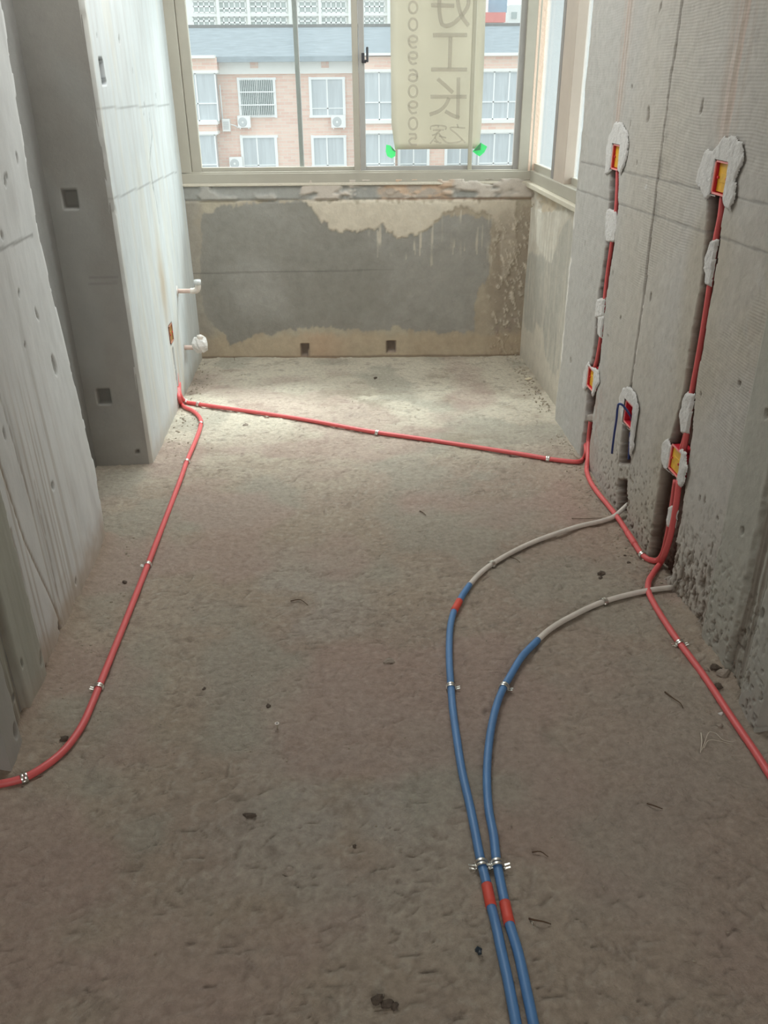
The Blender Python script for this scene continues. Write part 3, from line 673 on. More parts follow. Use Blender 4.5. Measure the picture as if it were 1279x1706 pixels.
# ------------------------------------------------------------------ plaster patches and dabs on the right wall (pieces of the wall)
def dab(polypx, thick=0.004, seed=1, step=0.0035, holes=(), off=0.0, jag=0.017, parent=wall_right, name='plaster_patch', m=mt_white, cut=None, X=XR, sign=1):
    poly = [tuple(xp(u, v, X)[1:3]) for u, v in polypx]
    ys = [p[0] for p in poly]; zs = [p[1] for p in poly]
    gy = np.arange(min(ys) - .012, max(ys) + .012, step); gz = np.arange(min(zs) - .012, max(zs) + .012, step)
    GY, GZ = np.meshgrid(gy, gz)
    a = fbm(GY * 36, GZ * 36, seed, 3) - .5; b = fbm(GY * 36 + 5, GZ * 20, seed + 1, 3) - .5
    ins = inpoly(GY + a * jag, GZ + b * jag, poly)
    if cut is not None: ins &= ~(sst(cut, cut + .04, fbm(GY * 70, GZ * 28, seed + 7, 2)) > .5)
    for (cy, cz, hw) in holes: ins &= ~((np.abs(GY - cy) < hw) & (np.abs(GZ - cz) < hw))
    sm = blur(blur(ins.astype(float), 2), 2)
    wallh = np.zeros_like(GY)
    h = thick * sst(.15, .85, sm) + (fbm(GY * 90, GZ * 45, seed + 3, 3) - .5) * thick * .8 + off - .001
    cell = ins[:-1, :-1] | ins[1:, 1:] | ins[1:, :-1] | ins[:-1, 1:]
    inn = np.ones_like(cell)
    for (cy, cz, hw) in holes:
        my = (GY[:-1, :-1] + GY[1:, 1:]) / 2; mz = (GZ[:-1, :-1] + GZ[1:, 1:]) / 2
        inn &= ~((np.abs(my - cy) < hw) & (np.abs(mz - cz) < hw))
    return grid_obj(name, np.stack([X - sign * h, GY, GZ], -1), m, None, None, cell & inn, parent, flip=True)
def Zc(x0, y0, s, pts): return [(x0 + a * s, y0 + b * s) for a, b in pts]
HB = {k: (c_[0], c_[1], BS + .001) for k, c_ in BOXC.items()}
dab(Zc(940, 180, .27, [(262, 410), (265, 330), (272, 230), (285, 170), (302, 140), (318, 96), (345, 84), (372, 104), (396, 150), (400, 220), (386, 320), (352, 410), (345, 380), (300, 378)]), .006, 201, holes=[HB['b1']], off=.004)
dab(Zc(1090, 200, .293, [(245, 345), (270, 250), (300, 182), (350, 165), (400, 105), (460, 95), (505, 125), (512, 220), (492, 280), (466, 335), (462, 430), (432, 515), (405, 490), (398, 425), (330, 425), (300, 452), (272, 400)]), .006, 211, holes=[HB['b2']], off=.004, jag=.02)
dab(Zc(880, 560, .312, [(296, 270), (303, 190), (325, 140), (335, 165), (378, 178), (384, 240), (350, 325), (342, 285), (318, 262), (305, 285)]), .006, 221, holes=[HB['b3']], off=.004)
dab(Zc(880, 560, .312, [(718, 640), (722, 580), (750, 560), (775, 590), (845, 618), (852, 700), (840, 780), (818, 812), (795, 760), (750, 712), (730, 705)]), .006, 231, holes=[HB['b4']], off=.004)
dab(Zc(1000, 620, .199, [(172, 215), (200, 130), (262, 130), (308, 195), (324, 280), (314, 400), (295, 520), (282, 640), (258, 700), (255, 560), (270, 490), (200, 430), (178, 330)]), .006, 241, holes=[HB['b5']], off=.004)
# dabs that hold the conduits in the chases
for i, pl in enumerate((
        [(1011, 349), (1024, 352), (1027, 380), (1022, 404), (1010, 402), (1008, 380)],
        [(994, 497), (1005, 497), (1003, 527), (992, 529)],
        [(996, 527), (1004, 527), (1000, 563), (995, 556)],
        [(1184, 400), (1194, 401), (1188, 430), (1182, 477), (1174, 473), (1173, 430)],
        [(1141, 655), (1154, 658), (1150, 690), (1144, 722), (1134, 720), (1132, 690)],
        [(1113, 846), (1121, 842), (1127, 852), (1121, 880), (1110, 878)])):
    dab(pl, .010, 260 + i * 7, off=-.006, jag=.008, name='plaster_dab')

# ------------------------------------------------------------------ windows
win = struct(empty('window_1'))
def fbox(name, s0, s1_, z0, z1, o0, o1, m, parent=win, bev=0.002):
    mtx = Matrix(((FE[0], FN[0], 0, FO[0]), (FE[1], FN[1], 0, FO[1]), (0, 0, 1, 0), (0, 0, 0, 1)))
    return box(name, (s0, o0, z0), (s1_, o1, z1), m, parent, bev, mtx)
ZB, ZT = fp(600, 304)[1], 2.62
sF = lambda u, v=281, off=0.0: fp(u, v, off)[0]
zr0 = fp(600, 287)[1]; zr1 = fp(600, 277, .02)[1]
sL, sR = 0.01, 1.88
o = fbox('outer_frame', sL - .03, sL + .045, ZB, ZT, -.004, .085, mt_alu)
fbox('outer_frame', sR - .045, sR + .03, ZB, ZT, -.004, .085, mt_alu)
fbox('sill_rail', sL - .03, sR + .03, ZB, zr0, -.010, .085, mt_alu)
fbox('sill_lip', sL - .02, sR + .02, zr0 - .004, zr0 + .008, -.004, .010, mt_alu)
fbox('head_rail', sL - .03, sR + .03, ZT - .06, ZT, -.004, .085, mt_alu)
fbox('cement_seal', sL - .05, sR + .05, ZB - .014, ZB + .002, -.012, .05, mat('cream_sealant_line', (.62, .57, .47), .9, bump=.6, bscale=60), bev=.003)
fbox('sealant_line', sF(318, 284) - .010, sF(318, 284) + .002, zr0, ZT, .000, .012, mt_foam)
sa0 = sF(319); sa1 = sF(335)
def sash(name_m, s0, s1_, w0, w1, o0, o1, m, mg):
    r = fbox('sash_stile', s0, s0 + w0, zr0, ZT - .05, o0, o1, m); fbox('sash_stile', s1_ - w1, s1_, zr0, ZT - .05, o0, o1, m)
    fbox('sash_rail', s0 + w0, s1_ - w1, zr0, zr1, o0 + .004, o1 - .004, m)
    fbox('sash_rail', s0 + w0, s1_ - w1, ZT - .10, ZT - .05, o0 + .004, o1 - .004, m)
mtg = mat('grey_beige_aluminium', (.36, .35, .325), .42, var=.08, vscale=5)
sash('a', sa0, sF(600), sa1 - sa0, .032, .012, .040, mt_alu, mt_glass)
sash('b', sF(600.5), sF(866), .030, .040, .012, .040, mtg, mt_glass)
sd_a = sF(500, 281, .06); sd_b = sF(777, 281, .06)
fbox('slider_stile', sd_a, sd_a + .024, zr0, ZT - .05, .048, .075, mt_aluk)
fbox('slider_stile', sd_b, sd_b + .022, zr0 - .03, ZT - .05, .004, .016, mat('olive_aluminium', (.40, .375, .29), .45, var=.05))
for a, b in ((sa1, sd_a + .012), (sd_a + .012, sF(592)), (sF(609), sd_b + .01), (sd_b + .01, sF(852))):
    fbox('pane', a - .004, b + .004, zr1 - .01, ZT - .09, .024, .028, mt_glass, bev=0)
hs = fp(606, 100); hp = fw(hs[0], hs[1], 0)
ho = empty('window_handle'); ho.parent = win
bm = bmesh.new()
add_box(bm, (sF(604, 95) - .006, -.006, fp(604, 105)[1]), (sF(604, 95) + .010, .012, fp(604, 88)[1]), .002)
add_box(bm, (sF(609, 100) - .012, -.030, fp(609, 103)[1] - .006), (sF(609, 100) + .004, -.002, fp(609, 103)[1] + .010), .003)
add_box(bm, (sF(612, 95) - .006, -.038, fp(612, 104)[1]), (sF(612, 95) + .006, -.026, fp(612, 78)[1]), .004)
mtx = Matrix(((FE[0], FN[0], 0, FO[0]), (FE[1], FN[1], 0, FO[1]), (0, 0, 1, 0), (0, 0, 0, 1)))
for v in bm.verts: v.co = mtx @ v.co
hh = bm_obj('lever', bm, mt_black, ho)
# side window
win2 = struct(empty('window_2'))
def sbox(name, y0, y1, z0, z1, x0, x1, m, parent=win2, bev=.002): return box(name, (x0, min(y0, y1), z0), (x1, max(y0, y1), z1), m, parent, bev)
yS = lambda u, v: xp(u, v, XB + .01)[1]
zs0 = 0.985
sbox('sill_rail', 3.79, 4.92, zs0, zs0 + .055, XB - .015, XB + .10, mt_alu)
sbox('sill_ledge', 3.79, 4.90, zs0 - .03, zs0, XB - .035, XB + .03, mat('cream_sill_mortar', (.60, .555, .45), .9, bump=.6, bscale=50, var=.1), bev=.006)
sbox('head_rail', 3.79, 4.92, ZT - .06, ZT, XB - .004, XB + .10, mt_alu)
sbox('corner_post', 4.86, 4.96, zs0, ZT, XB - .075, XB + .10, mt_alu, bev=.004)
sbox('frame_ridge', 4.845, 4.862, zs0, ZT, XB - .03, XB + .06, mt_foam)
ya, yb, yc = yS(888, 280), yS(921, 282), yS(945, 290)
sbox('sash_stile', ya, ya + .02, zs0 + .05, ZT - .05, XB + .0, XB + .035, mt_alu)
sbox('sash_stile', yb - .045, yb, zs0 + .05, ZT - .05, XB + .0, XB + .030, mt_aluk)
sbox('sash_seal', yb - .075, yb - .046, zs0 + .05, ZT - .05, XB + .012, XB + .030, mt_fwhite)
sbox('mullion_post', yc, yb - .078, zs0 + .02, ZT - .05, XB - .006, XB + .05, mat('pinkish_aluminium', (.50, .42, .35), .45, var=.1, vscale=4))
sbox('frame_end', 3.79, 3.83, zs0, ZT, XB + .0, XB + .10, mt_alu)
sbox('sash_rail', yb, ya, zs0 + .05, zs0 + .09, XB + .004, XB + .03, mt_alu)
sbox('sash_rail', 3.83, yc, zs0 + .05, zs0 + .085, XB + .03, XB + .055, mt_alu)
sbox('pane', yb - .005, ya + .005, zs0 + .08, ZT - .06, XB + .015, XB + .019, mt_glass2, bev=0)
sbox('pane', 3.82, yc + .005, zs0 + .08, ZT - .06, XB + .040, XB + .044, mt_glass2, bev=0)

# ================================================================== CONDUITS
RC = 0.0098
def FLP(pts, z=RC):
    out = []
    for u, v in pts:
        p = fl(u, v, z); out.append(np.array([p[0], p[1], z + 0.6 * float(floor_h(np.array([p[0]]), np.array([p[1]]))[0]) + .001]))
    return out
def XWP(pts, X=XR + .008): return [xp(u, v, X) for u, v in pts]
def conduit(label, pts, m, group, name='electrical_conduit', r=RC):
    o = tube(name, catmull(pts), r, m); return tag(o, label, 'conduit', group)
GR = 'red electrical conduits'
pl = [xp(293.5, 622, -.803), xp(296, 645, -.80), xp(298.5, 663, -.785)] + FLP([(302, 673), (309, 679.5), (320, 685), (330, 692.5), (334.7, 702), (333.6, 711.7), (327, 731.8), (311.8, 767), (300, 798.6), (246, 941), (205, 1045), (164.7, 1146.5), (153, 1175), (135, 1212), (108, 1249), (76.7, 1277), (40.6, 1297.6), (0, 1308), (-60, 1312), (-140, 1312)])
cA = conduit('red conduit along the left wall curving out through the left doorway side', pl, mt_red, GR)
pc = [xp(297, 640, -.80) + np.array([0, .022, 0]), xp(299, 660, -.785) + np.array([0, .022, 0])] + FLP([(309, 669.5), (325, 673), (500, 698), (620, 719), (700, 731), (880, 758.7), (912.8, 764.4), (942, 768.4), (962, 769.5)]) + XWP([(972, 764), (976, 754)]) + XWP([(975, 735), (975, 705)], XR + .024)
cB = conduit('straight red conduit crossing the floor from left wall to right wall', pc, mt_red, GR)
pr = XWP([(984, 700), (980, 735)], XR + .022) + XWP([(979, 764)], XR - .004) + FLP([(977, 780), (978.5, 791), (987.6, 809.6), (1026.6, 859.5), (1051.6, 897), (1070, 923.5), (1082, 933), (1093, 934.5)]) + XWP([(1104, 922), (1110, 900), (1116, 870), (1121, 835), (1126, 800)], XR + .012)
cC = conduit('red conduit hugging the right wall between the two chases, above the upper pale pipe', pr, mt_red, GR)
pd = XWP([(1131, 800), (1127, 835), (1121, 870), (1116, 895), (1109, 918)], XR - .001) + FLP([(1100, 938), (1088, 954), (1080, 970), (1080, 987.4), (1092, 1012), (1123, 1060), (1132.5, 1073), (1173, 1128), (1222, 1201.6), (1259, 1256), (1279, 1288), (1310, 1335), (1360, 1400)])
cD = conduit('red conduit running from the right chase to the lower right edge', pd, mt_red, GR)
cE = conduit('red conduit in the right chase between its upper and lower box', XWP([(1204, 326), (1200, 360), (1192, 400), (1183, 470), (1170, 555), (1160, 612), (1151, 660), (1142, 725), (1134, 752)], XR + .012), mt_red, GR, r=.0085)
cF = conduit('second red conduit beside the first, above the lower right box', XWP([(1151, 670), (1147, 700), (1143, 730), (1139, 750)], XR + .008), mt_red, GR, r=.0085)
cG = conduit('red conduit in the middle chase between its upper and lower box', XWP([(1029, 284), (1028, 320), (1026, 350), (1019, 405), (1010, 470), (1005, 520), (1001, 560), (994, 600), (990, 614)], XR + .008), mt_red, GR, r=.0078)
# blue and white pipes
b1b = FLP([(782, 975), (770, 993), (761, 1008), (756, 1018), (750, 1043), (748, 1079), (748.6, 1108), (751, 1144), (754, 1180), (759, 1219), (769, 1282), (783.7, 1350), (792, 1391.7), (800.4, 1433.5), (808.7, 1467), (818, 1511.7), (825.4, 1537.8), (833.7, 1579.6), (845, 1631.8), (858.8, 1706), (872, 1780)])
b1w = FLP([(1036, 851), (1020, 861), (959, 879), (894, 901), (851, 921), (819, 940.5), (798, 957), (782, 975)])
b2b = FLP([(896, 1064.6), (869, 1093.4), (851, 1122), (839.6, 1142), (827.7, 1172.5), (817, 1219), (811, 1285), (814, 1350), (822, 1391.7), (826.4, 1433.5), (833.7, 1471), (840.5, 1504), (848.4, 1541), (862, 1586), (874.4, 1642), (888, 1706), (905, 1785)])
b2w = FLP([(1119, 978), (1077.7, 985.5), (1005.7, 1003.4), (951.8, 1026.8), (915.8, 1048.4), (896, 1064.6)])
b1w[0] = b1w[0] + np.array([.02, 0, .03])
GB = 'blue and white conduits on the floor'
def two_tone(label, bp, wp, taps):
    o = conduit(label, bp, mt_blue, GB, r=.0102)
    w = tube('bare_section', catmull(wp), .0088, mt_whitep, o); w['label'] = 'dusty white section running to the right wall'
    P_ = catmull(bp)
    for a, b in taps:
        pa, pb = fl(*a, RC), fl(*b, RC)
        ia = int(np.argmin(np.hypot(P_[:, 0] - pa[0], P_[:, 1] - pa[1]))); ib = int(np.argmin(np.hypot(P_[:, 0] - pb[0], P_[:, 1] - pb[1])))
        t = tube('tape_band', P_[min(ia, ib):max(ia, ib) + 1], .0116, mt_tape, o); t['label'] = 'red tape wrapped round the pipe joint'
    return o
cH = two_tone('blue conduit with two red tape bands, left of the pair, white end behind', b1b, b1w, [((766.5, 999), (757, 1016)), ((809.7, 1473), (818.5, 1513))])
cI = two_tone('blue conduit with one red tape band, right of the pair, white end in front', b2b, b2w, [((839, 1499), (848.6, 1542))])
# couplings (rings) on conduit C and plaster lump by left corner
for (a, b) in (((1050, 893), (1056, 902)),):
    P_ = catmull(pr); pa, pb = fl(*a, RC), fl(*b, RC)
    ia = int(np.argmin(np.hypot(P_[:, 0] - pa[0], P_[:, 1] - pa[1]))); ib = int(np.argmin(np.hypot(P_[:, 0] - pb[0], P_[:, 1] - pb[1])))
    tube('coupling', P_[min(ia, ib) - 2:max(ia, ib) + 2], .0112, mt_red, cC)
lm = link('plaster_lump', lump_mesh('plaster_lump', .022, 1.1, .9, .8, 5), mt_white); lm.location = fl(306, 668, .014)
tag(lm, 'white plaster lump over the conduits at the left wall corner', 'plaster')

# saddle clamps: strap with feet + screws
def clamp_meshes():
    bm = bmesh.new()
    for off in (-.0042, .0042):
        n = 10; rr = RC + .0022; rt = .0012; ring = []
        for i in range(n + 1):
            a = math.pi * i / n
            for (r_, y_) in ((rr, off - .0034), (rr + .0012, off), (rr, off + .0034)):
                ring.append(bm.verts.new((r_ * math.cos(a), y_, r_ * math.sin(a))))
        for i in range(n):
            for k in range(2):
                bm.faces.new([ring[i * 3 + k], ring[i * 3 + k + 1], ring[(i + 1) * 3 + k + 1], ring[(i + 1) * 3 + k]])
    for sgn in (-1, 1):
        add_box(bm, (sgn * (RC + .0015), -.0075, -RC * .75), (sgn * (RC + .0035), .0075, 0.002))
    bmesh.ops.recalc_face_normals(bm, faces=bm.faces[:])
    strap = bpy.data.meshes.new('strap'); bm.to_mesh(strap); bm.free(); strap.materials.append(mt_metal)
    strap.polygons.foreach_set('use_smooth', [True] * len(strap.polygons))
    bm = bmesh.new()
    for y0 in (-.0065, .0015):
        add_box(bm, (0, y0, -.001), (.013, y0 + .004, .0008), .0004, Matrix.Translation((RC + .003, 0, -RC * .55)) @ Matrix.Rotation(-.35, 4, 'Y'))
    ear = bpy.data.meshes.new('ear'); bm.to_mesh(ear); bm.free(); ear.materials.append(mt_metal)
    return strap, ear
STRAP, EAR = clamp_meshes()
def clamp(path_pts, px, label, ears=(1,), wall=False, k=1.0):
    P_ = catmull(path_pts); pa = fl(*px, RC)
    i = int(np.argmin(np.linalg.norm(P_[:, :2] - pa[:2], axis=1))); i = min(max(i, 1), len(P_) - 2)
    t = P_[i + 1] - P_[i - 1]; ang = math.atan2(t[1], t[0]) - math.pi / 2
    e = empty('saddle_clamp', tuple(P_[i]), (0, 0, ang)); e.scale = (k, k, k)
    s = link('strap', STRAP, None, e)
    for sg in ears:
        q = link('ear', EAR, None, e); q.rotation_euler = (0, 0, 0 if sg > 0 else math.pi)
    tag(e, label, 'clamp', 'saddle clamps on the conduits')
clamp(pl, (334, 706), 'small clamp at the bend of the left red conduit near the corner')
clamp(pl, (311.8, 768), 'clamp on the far half of the left red conduit, last before its bend', (1, -1))
clamp(pl, (246, 942), 'clamp midway along the straight of the left red conduit', (1,))
clamp(pl, (164.7, 1147), 'shiny clamp where the left red conduit starts curving to the doorway', (1,))
clamp(pl, (41, 1297.5), 'clamp on the left red conduit at the left frame edge by the jamb', ())
clamp(pc, (330, 674.5), 'clamp on the crossing red conduit close to the left wall', ())
clamp(pc, (626, 720.5), 'clamp in the middle of the crossing red conduit', (1,))
clamp(pc, (912.8, 764.4), 'clamp on the crossing red conduit close to the right wall', ())
clamp(pr, (1070, 923.5), 'clamp on the red conduit at the foot of the right chase', ())
clamp(pd, (1132.5, 1073), 'clamp with spread ears on the lower right red conduit', (1, -1))
clamp(b1w, (819, 940.5), 'clamp on the white section of the left blue conduit', ())
clamp(b2w, (1005.7, 1003.4), 'clamp on the white section of the right blue conduit', ())
clamp(b1b, (751, 1145), 'clamp on the left blue conduit halfway along its curve', (-1,))
clamp(b2b, (839.6, 1142.5), 'clamp on the right blue conduit halfway along its curve', (-1,))
clamp(b1b, (803, 1444), 'clamp above the red tape on the left blue conduit in front', (1, -1), k=1.12)
clamp(b2b, (827.5, 1443), 'clamp above the red tape on the right blue conduit in front', (1, -1), k=1.12)

# ================================================================== JUNCTION BOXES
def jbox(label, cy, cz, X, cover=True, sgn=1, depth=.046, cov=.006, lip=True, cmat=None, tilt=0.0):
    e = empty('junction_box', (X, cy, cz)); e.rotation_euler = (tilt, 0, 0)
    if sgn < 0: e.rotation_euler = (0, 0, math.pi)
    b = BS - .001; t = .003
    bm = bmesh.new()
    add_box(bm, (depth - t, -b, -b), (depth, b, b))
    add_box(bm, (-.003, -b, -b), (depth, -b + t, b)); add_box(bm, (-.003, b - t, -b), (depth, b, b))
    add_box(bm, (-.003, -b, -b), (depth, b, -b + t)); add_box(bm, (-.003, -b, b - t), (depth, b, b))
    old = mat('faded_box_plastic', (.38, .17, .11), .6, var=.15) if sgn < 0 else None
    bm_obj('back_box', bm, old or mt_redbox, e)
    bm = bmesh.new(); r = b + .0015
    add_box(bm, (-.005, -r, -r), (-.002, -r + .005, r)); add_box(bm, (-.005, r - .005, -r), (-.002, r, r))
    add_box(bm, (-.005, -r, -r), (-.002, r, -r + .005)); add_box(bm, (-.005, -r, r - .005), (-.002, r, r))
    bm_obj('rim', bm, old or mt_pink, e)
    if cover:
        bm = bmesh.new(); w_ = b - .005
        add_box(bm, (cov, -w_, -w_), (cov + .002, w_, w_), .0008); add_box(bm, (cov - .002, -w_ * .8, -.012), (cov + .001, w_ * .55, .012), .0008)
        bm_obj('cover_plate', bm, cmat or mt_yellow, e)['label'] = 'yellow protective cover'
        for sg in (-1, 1):
            bm = bmesh.new(); bmesh.ops.create_cone(bm, cap_ends=True, segments=10, radius1=.004, radius2=.0035, depth=.004)
            for v in bm.verts: v.co = Matrix.Rotation(math.pi / 2, 3, 'Y') @ v.co + Vector((cov - .004, sg * (w_ - .010), 0))
            bm_obj('screw_lug', bm, mt_redbox, e)
    return tag(e, label, 'junction box', 'red junction boxes')
jbox('red junction box with yellow cover, upper one in the middle chase', *BOXC['b1'], XR)
jbox('red junction box with yellow cover, upper one in the right chase, largest white patch', *BOXC['b2'], XR)
jbox('red junction box with yellow cover, lower one in the middle chase', *BOXC['b3'], XR)
jbox('red junction box with yellow cover, lower one in the right chase', *BOXC['b4'], XR, cov=.001)
jbox('open red junction box with blue wires between the two chases', *BOXC['b5'], XR, cover=False)
jbox('red junction box with amber cover set in the left wall by the water pipes', 4.168, .375, -.797, sgn=-1, cov=-.001, cmat=mat('dusty_amber_cover', (.36, .19, .045), .6, var=.3, vscale=60))
# the blue wire that hangs out
wpts = [xp(1051, 701, XR + .03), xp(1050, 693, XR - .005), xp(1042, 681, XR - .04), xp(1035.5, 674, XR - .06), xp(1031, 673, XR - .068), xp(1028.5, 680, XR - .066), xp(1027, 696, XR - .06), xp(1023, 722, XR - .05), xp(1019, 755, XR - .035)]
wr = tube('cable', catmull(wpts, .006), .0042, mt_bluew, None, 8); tag(wr, 'dark blue cable looping out of the open red box', 'cable')
wr2 = tube('cable', catmull([xp(1050, 720, XR + .02), xp(1049, 740, XR + .016), xp(1047, 765, XR + .018)], .006), .0045, mt_bluew, None, 8)
tag(wr2, 'blue cable running down inside the chase under the open red box', 'cable')

# ================================================================== WATER PIPE STUBS on the far left wall
e = empty('water_pipe', (-.79, 4.461, .518)); tag(e, 'upper water pipe stub with turned-up elbow on the far left wall', 'pipe', 'water pipe stubs')
tube('stub', np.array([[-.02, 0, 0], [.02, 0, .0], [.06, -.004, .0], [.078, -.005, .001]]), .0115, mt_pipe, e)
bm = bmesh.new(); bmesh.ops.create_cone(bm, cap_ends=True, segments=16, radius1=.030, radius2=.022, depth=.004)
for v in bm.verts: v.co = Matrix.Rotation(math.pi / 2, 3, 'Y') @ v.co
bm_obj('wall_collar', bm, mt_white, e)
tube('elbow', catmull([(.068, -.005, .0), (.090, -.006, .001), (.105, -.010, .008), (.110, -.014, .024), (.110, -.016, .040)], .006), .0155, mt_whitep, e, 12, None)
tube('plug', np.array([[.110, -.016, .036], [.110, -.0165, .046], [.110, -.017, .058]]), .0185, mat('clear_grey_plug', (.55, .57, .56), .2), e, 12)
e = empty('water_pipe', (-.79, 4.472, .214)); tag(e, 'lower water pipe stub wrapped in a plaster lump on the far left wall', 'pipe', 'water pipe stubs')
tube('stub', np.array([[-.02, 0, 0], [.02, 0, .0], [.05, -.004, .0], [.062, -.005, -.001]]), .0125, mt_pipe, e)
q = link('plaster_wrap', lump_mesh('plaster_wrap', .036, 1.0, 1.0, 1.35, 12, 3, .22), mt_white, e); q.location = (.085, -.006, .016)
tube('fitting', catmull([(.055, -.005, 0), (.075, -.006, .0), (.086, -.008, .01), (.088, -.01, .045), (.090, -.01, .066)], .006), .017, mt_whitep, e)

# ================================================================== DEBRIS on the floor
def rest(u, v): 
    p = fl(u, v); z = float(floor_h(np.array([p[0]]), np.array([p[1]]))[0]); return (p[0], p[1], z)
def lump(u, v, r, sx, sy, sz, seed, m, label, name='rubble_chip', cat='rubble', rot=0, group='loose rubble on the floor'):
    o = link(name, lump_mesh(name, r, sx, sy, sz, seed, 2, .3), m); p = rest(u, v)
    o.location = (p[0], p[1], p[2] + r * sz * .45); o.rotation_euler = (0, 0, rot); return tag(o, label, cat, group)
lump(415.5, 1359, .010, 1.6, .7, .6, 31, mt_dirt, 'dark oblong chip on the front floor left of the blue conduits', rot=-.2)
lump(797, 1588, .009, .7, .8, .9, 32, mat('blue_black_plastic', (.03, .045, .06), .4), 'small blue-black plastic piece beside the left blue conduit', name='plastic_scrap', cat='scrap', group=None)
lump(628, 1672, .012, .9, .8, .7, 33, mt_dirt, 'left dark clod of the clump at the bottom middle')
lump(645, 1676, .011, 1.1, .8, .6, 34, mt_dirt, 'middle dark clod of the clump at the bottom middle')
lump(657, 1680, .009, .9, .9, .6, 35, mt_dirt, 'right dark clod of the clump at the bottom middle')
lump(634, 1662, .008, 1, .7, .5, 36, mt_dirt2, 'pale grey chip behind the bottom clump of clods')
lump(648, 1103, .016, 1.2, .7, .35, 37, mt_dirt2, 'flat grey clod on the floor left of the blue bend')
lump(1001, 957, .013, 1.2, .8, .5, 38, mt_dirt, 'dark clod between the two pale pipes near the chase', rot=.4)
lump(1000, 964, .008, .9, .8, .5, 39, mt_dirt, 'smaller dark clod in front of the clod between the pale pipes')
lump(1047, 937, .007, 1.2, .8, .5, 40, mt_dirt, 'dark crumb left of the red conduit at the right chase foot')
lump(1041, 926, .006, 1, .8, .5, 41, mt_dirt, 'dark crumb further up left of the right chase foot')
lump(481, 1452, .011, 1.1, .9, .45, 42, mt_dirt2, 'grey-brown clod in the front left of the floor')
lump(208, 971, .008, 1, .9, .8, 43, mt_dirt, 'dark pebble between left wall and left red conduit')
lump(107, 1233, .010, 1.2, .9, .6, 44, mt_dirt, 'clod inside the curve of the left red conduit')
lump(880, 633, .014, 1.6, .9, .4, 45, mat('cream_paper_scrap', (.72, .64, .48), .8), 'cream scrap on the floor under the side window', name='scrap', cat='scrap', rot=.2, group=None)
lump(625, 631, .009, 1, .9, .8, 46, mt_dirt, 'dark pebble on the pale floor by the far wall')
lump(409, 708, .014, 1.2, .7, .4, 47, mt_dirt2, 'grey chip in front of the crossing red conduit')
lump(1200, 1191, .006, 1.0, .9, .7, 48, mt_white, 'tiny white chip left of the lower right red conduit')
lump(1198, 1210, .008, 1.1, .8, .6, 49, mt_dirt2, 'tan chip by the pale fibre near the lower right conduit')
lump(590, 1409, .005, 1, 1, .7, 50, mt_dirt, 'dark crumb at the front middle of the floor')
lump(447, 1178, .006, 1, 1, .7, 51, mt_dirt, 'dark crumb left above the screw')
lump(340, 1148, .005, 1, 1, .7, 52, mt_dirt, 'dark crumb right of the left conduit curve')
for i, (u, v, r) in enumerate(((1190, 1118, .014), (1203, 1128, .016), (1195, 1148, .012), (1172, 1118, .010))):
    lump(u, v, r, 1.1, .9, .8, 60 + i, (mt_dirt, mt_dirt2)[i % 2], ('first', 'second', 'third', 'fourth')[i] + ' rubble lump at the foot of the right jamb groove')
# screw standing in the floor
p = rest(462, 1214); e = empty('screw', p); tag(e, 'pale screw standing upright in the middle of the floor', 'screw')
bm = bmesh.new(); bmesh.ops.create_cone(bm, cap_ends=True, segments=12, radius1=.0022, radius2=.0024, depth=.018)
for v in bm.verts: v.co.z += .006
bm_obj('shank', bm, mt_metal, e)
bm = bmesh.new(); bmesh.ops.create_cone(bm, cap_ends=True, segments=14, radius1=.003, radius2=.0058, depth=.003)
for v in bm.verts: v.co.z += .0165
bm_obj('head', bm, mt_whitep, e)
bm = bmesh.new(); add_box(bm, (-.003, -.0007, .0175), (.003, .0007, .0184)); add_box(bm, (-.0007, -.003, .0175), (.0007, .003, .0184)); bm_obj('drive', bm, mt_black, e)
def twig(px, label, r=.0022, m=mt_wood, name='twig', cat='twig', group='twigs and stalks on the floor', lift=.003):
    pts = []
    for i, (u, v) in enumerate(px):
        p = rest(u, v); pts.append((p[0], p[1], p[2] + lift + (.004 if 0 < i < len(px) - 1 else 0)))
    P_ = catmull(pts, .006); n = len(P_)
    o = tube(name, P_, r, m, None, 6, [r * (1 - .5 * k / n) for k in range(n)]); return tag(o, label, cat, group)
twig([(1107, 1155), (1120, 1167), (1133, 1177), (1137, 1183)], 'dark twig on the floor right of the blue pipes')
twig([(881, 1534), (890, 1541), (904, 1543), (917, 1543)], 'brown bent twig in front, right of the taped pipes')
twig([(884, 1536), (888, 1549)], 'thin shiny nail under the bent twig', .0012, mt_metal, 'nail', 'nail', None)
twig([(699, 852), (704, 855), (709, 859)], 'short dark twig on the middle of the floor', .002)
twig([(952, 864), (975, 866), (1002, 863)], 'thin stalk behind the upper pale pipe', .0014)
twig([(850, 929), (860, 935), (866, 939)], 'short stalk in front of the upper pale pipe', .0016)
twig([(484, 1003), (500, 1004), (513, 1009)], 'dark stalk lying on the floor left of centre', .0018)
twig([(1077, 1341), (1088, 1346), (1103, 1349)], 'dark stalk in the front right of the floor', .0018)
twig([(886, 1420), (900, 1421), (913, 1428)], 'dark stalk right of the two front clamps', .0018)
twig([(1167, 1224), (1168, 1240), (1166, 1256)], 'pale stick standing off the fibre by the lower right conduit', .0018, mt_straw, 'stick', 'stick', None)
twig([(1168, 1252), (1173, 1240), (1181, 1225), (1192, 1226), (1203, 1236), (1215, 1239), (1226, 1236)], 'loose pale fibre strand beside the lower right conduit', .0010, mt_straw, 'fibre_strand', 'fibre', None)
twig([(1171, 1250), (1180, 1237), (1195, 1238), (1207, 1241), (1220, 1243)], 'second pale fibre strand curled against the first', .0008, mt_straw, 'fibre_strand', 'fibre', None)
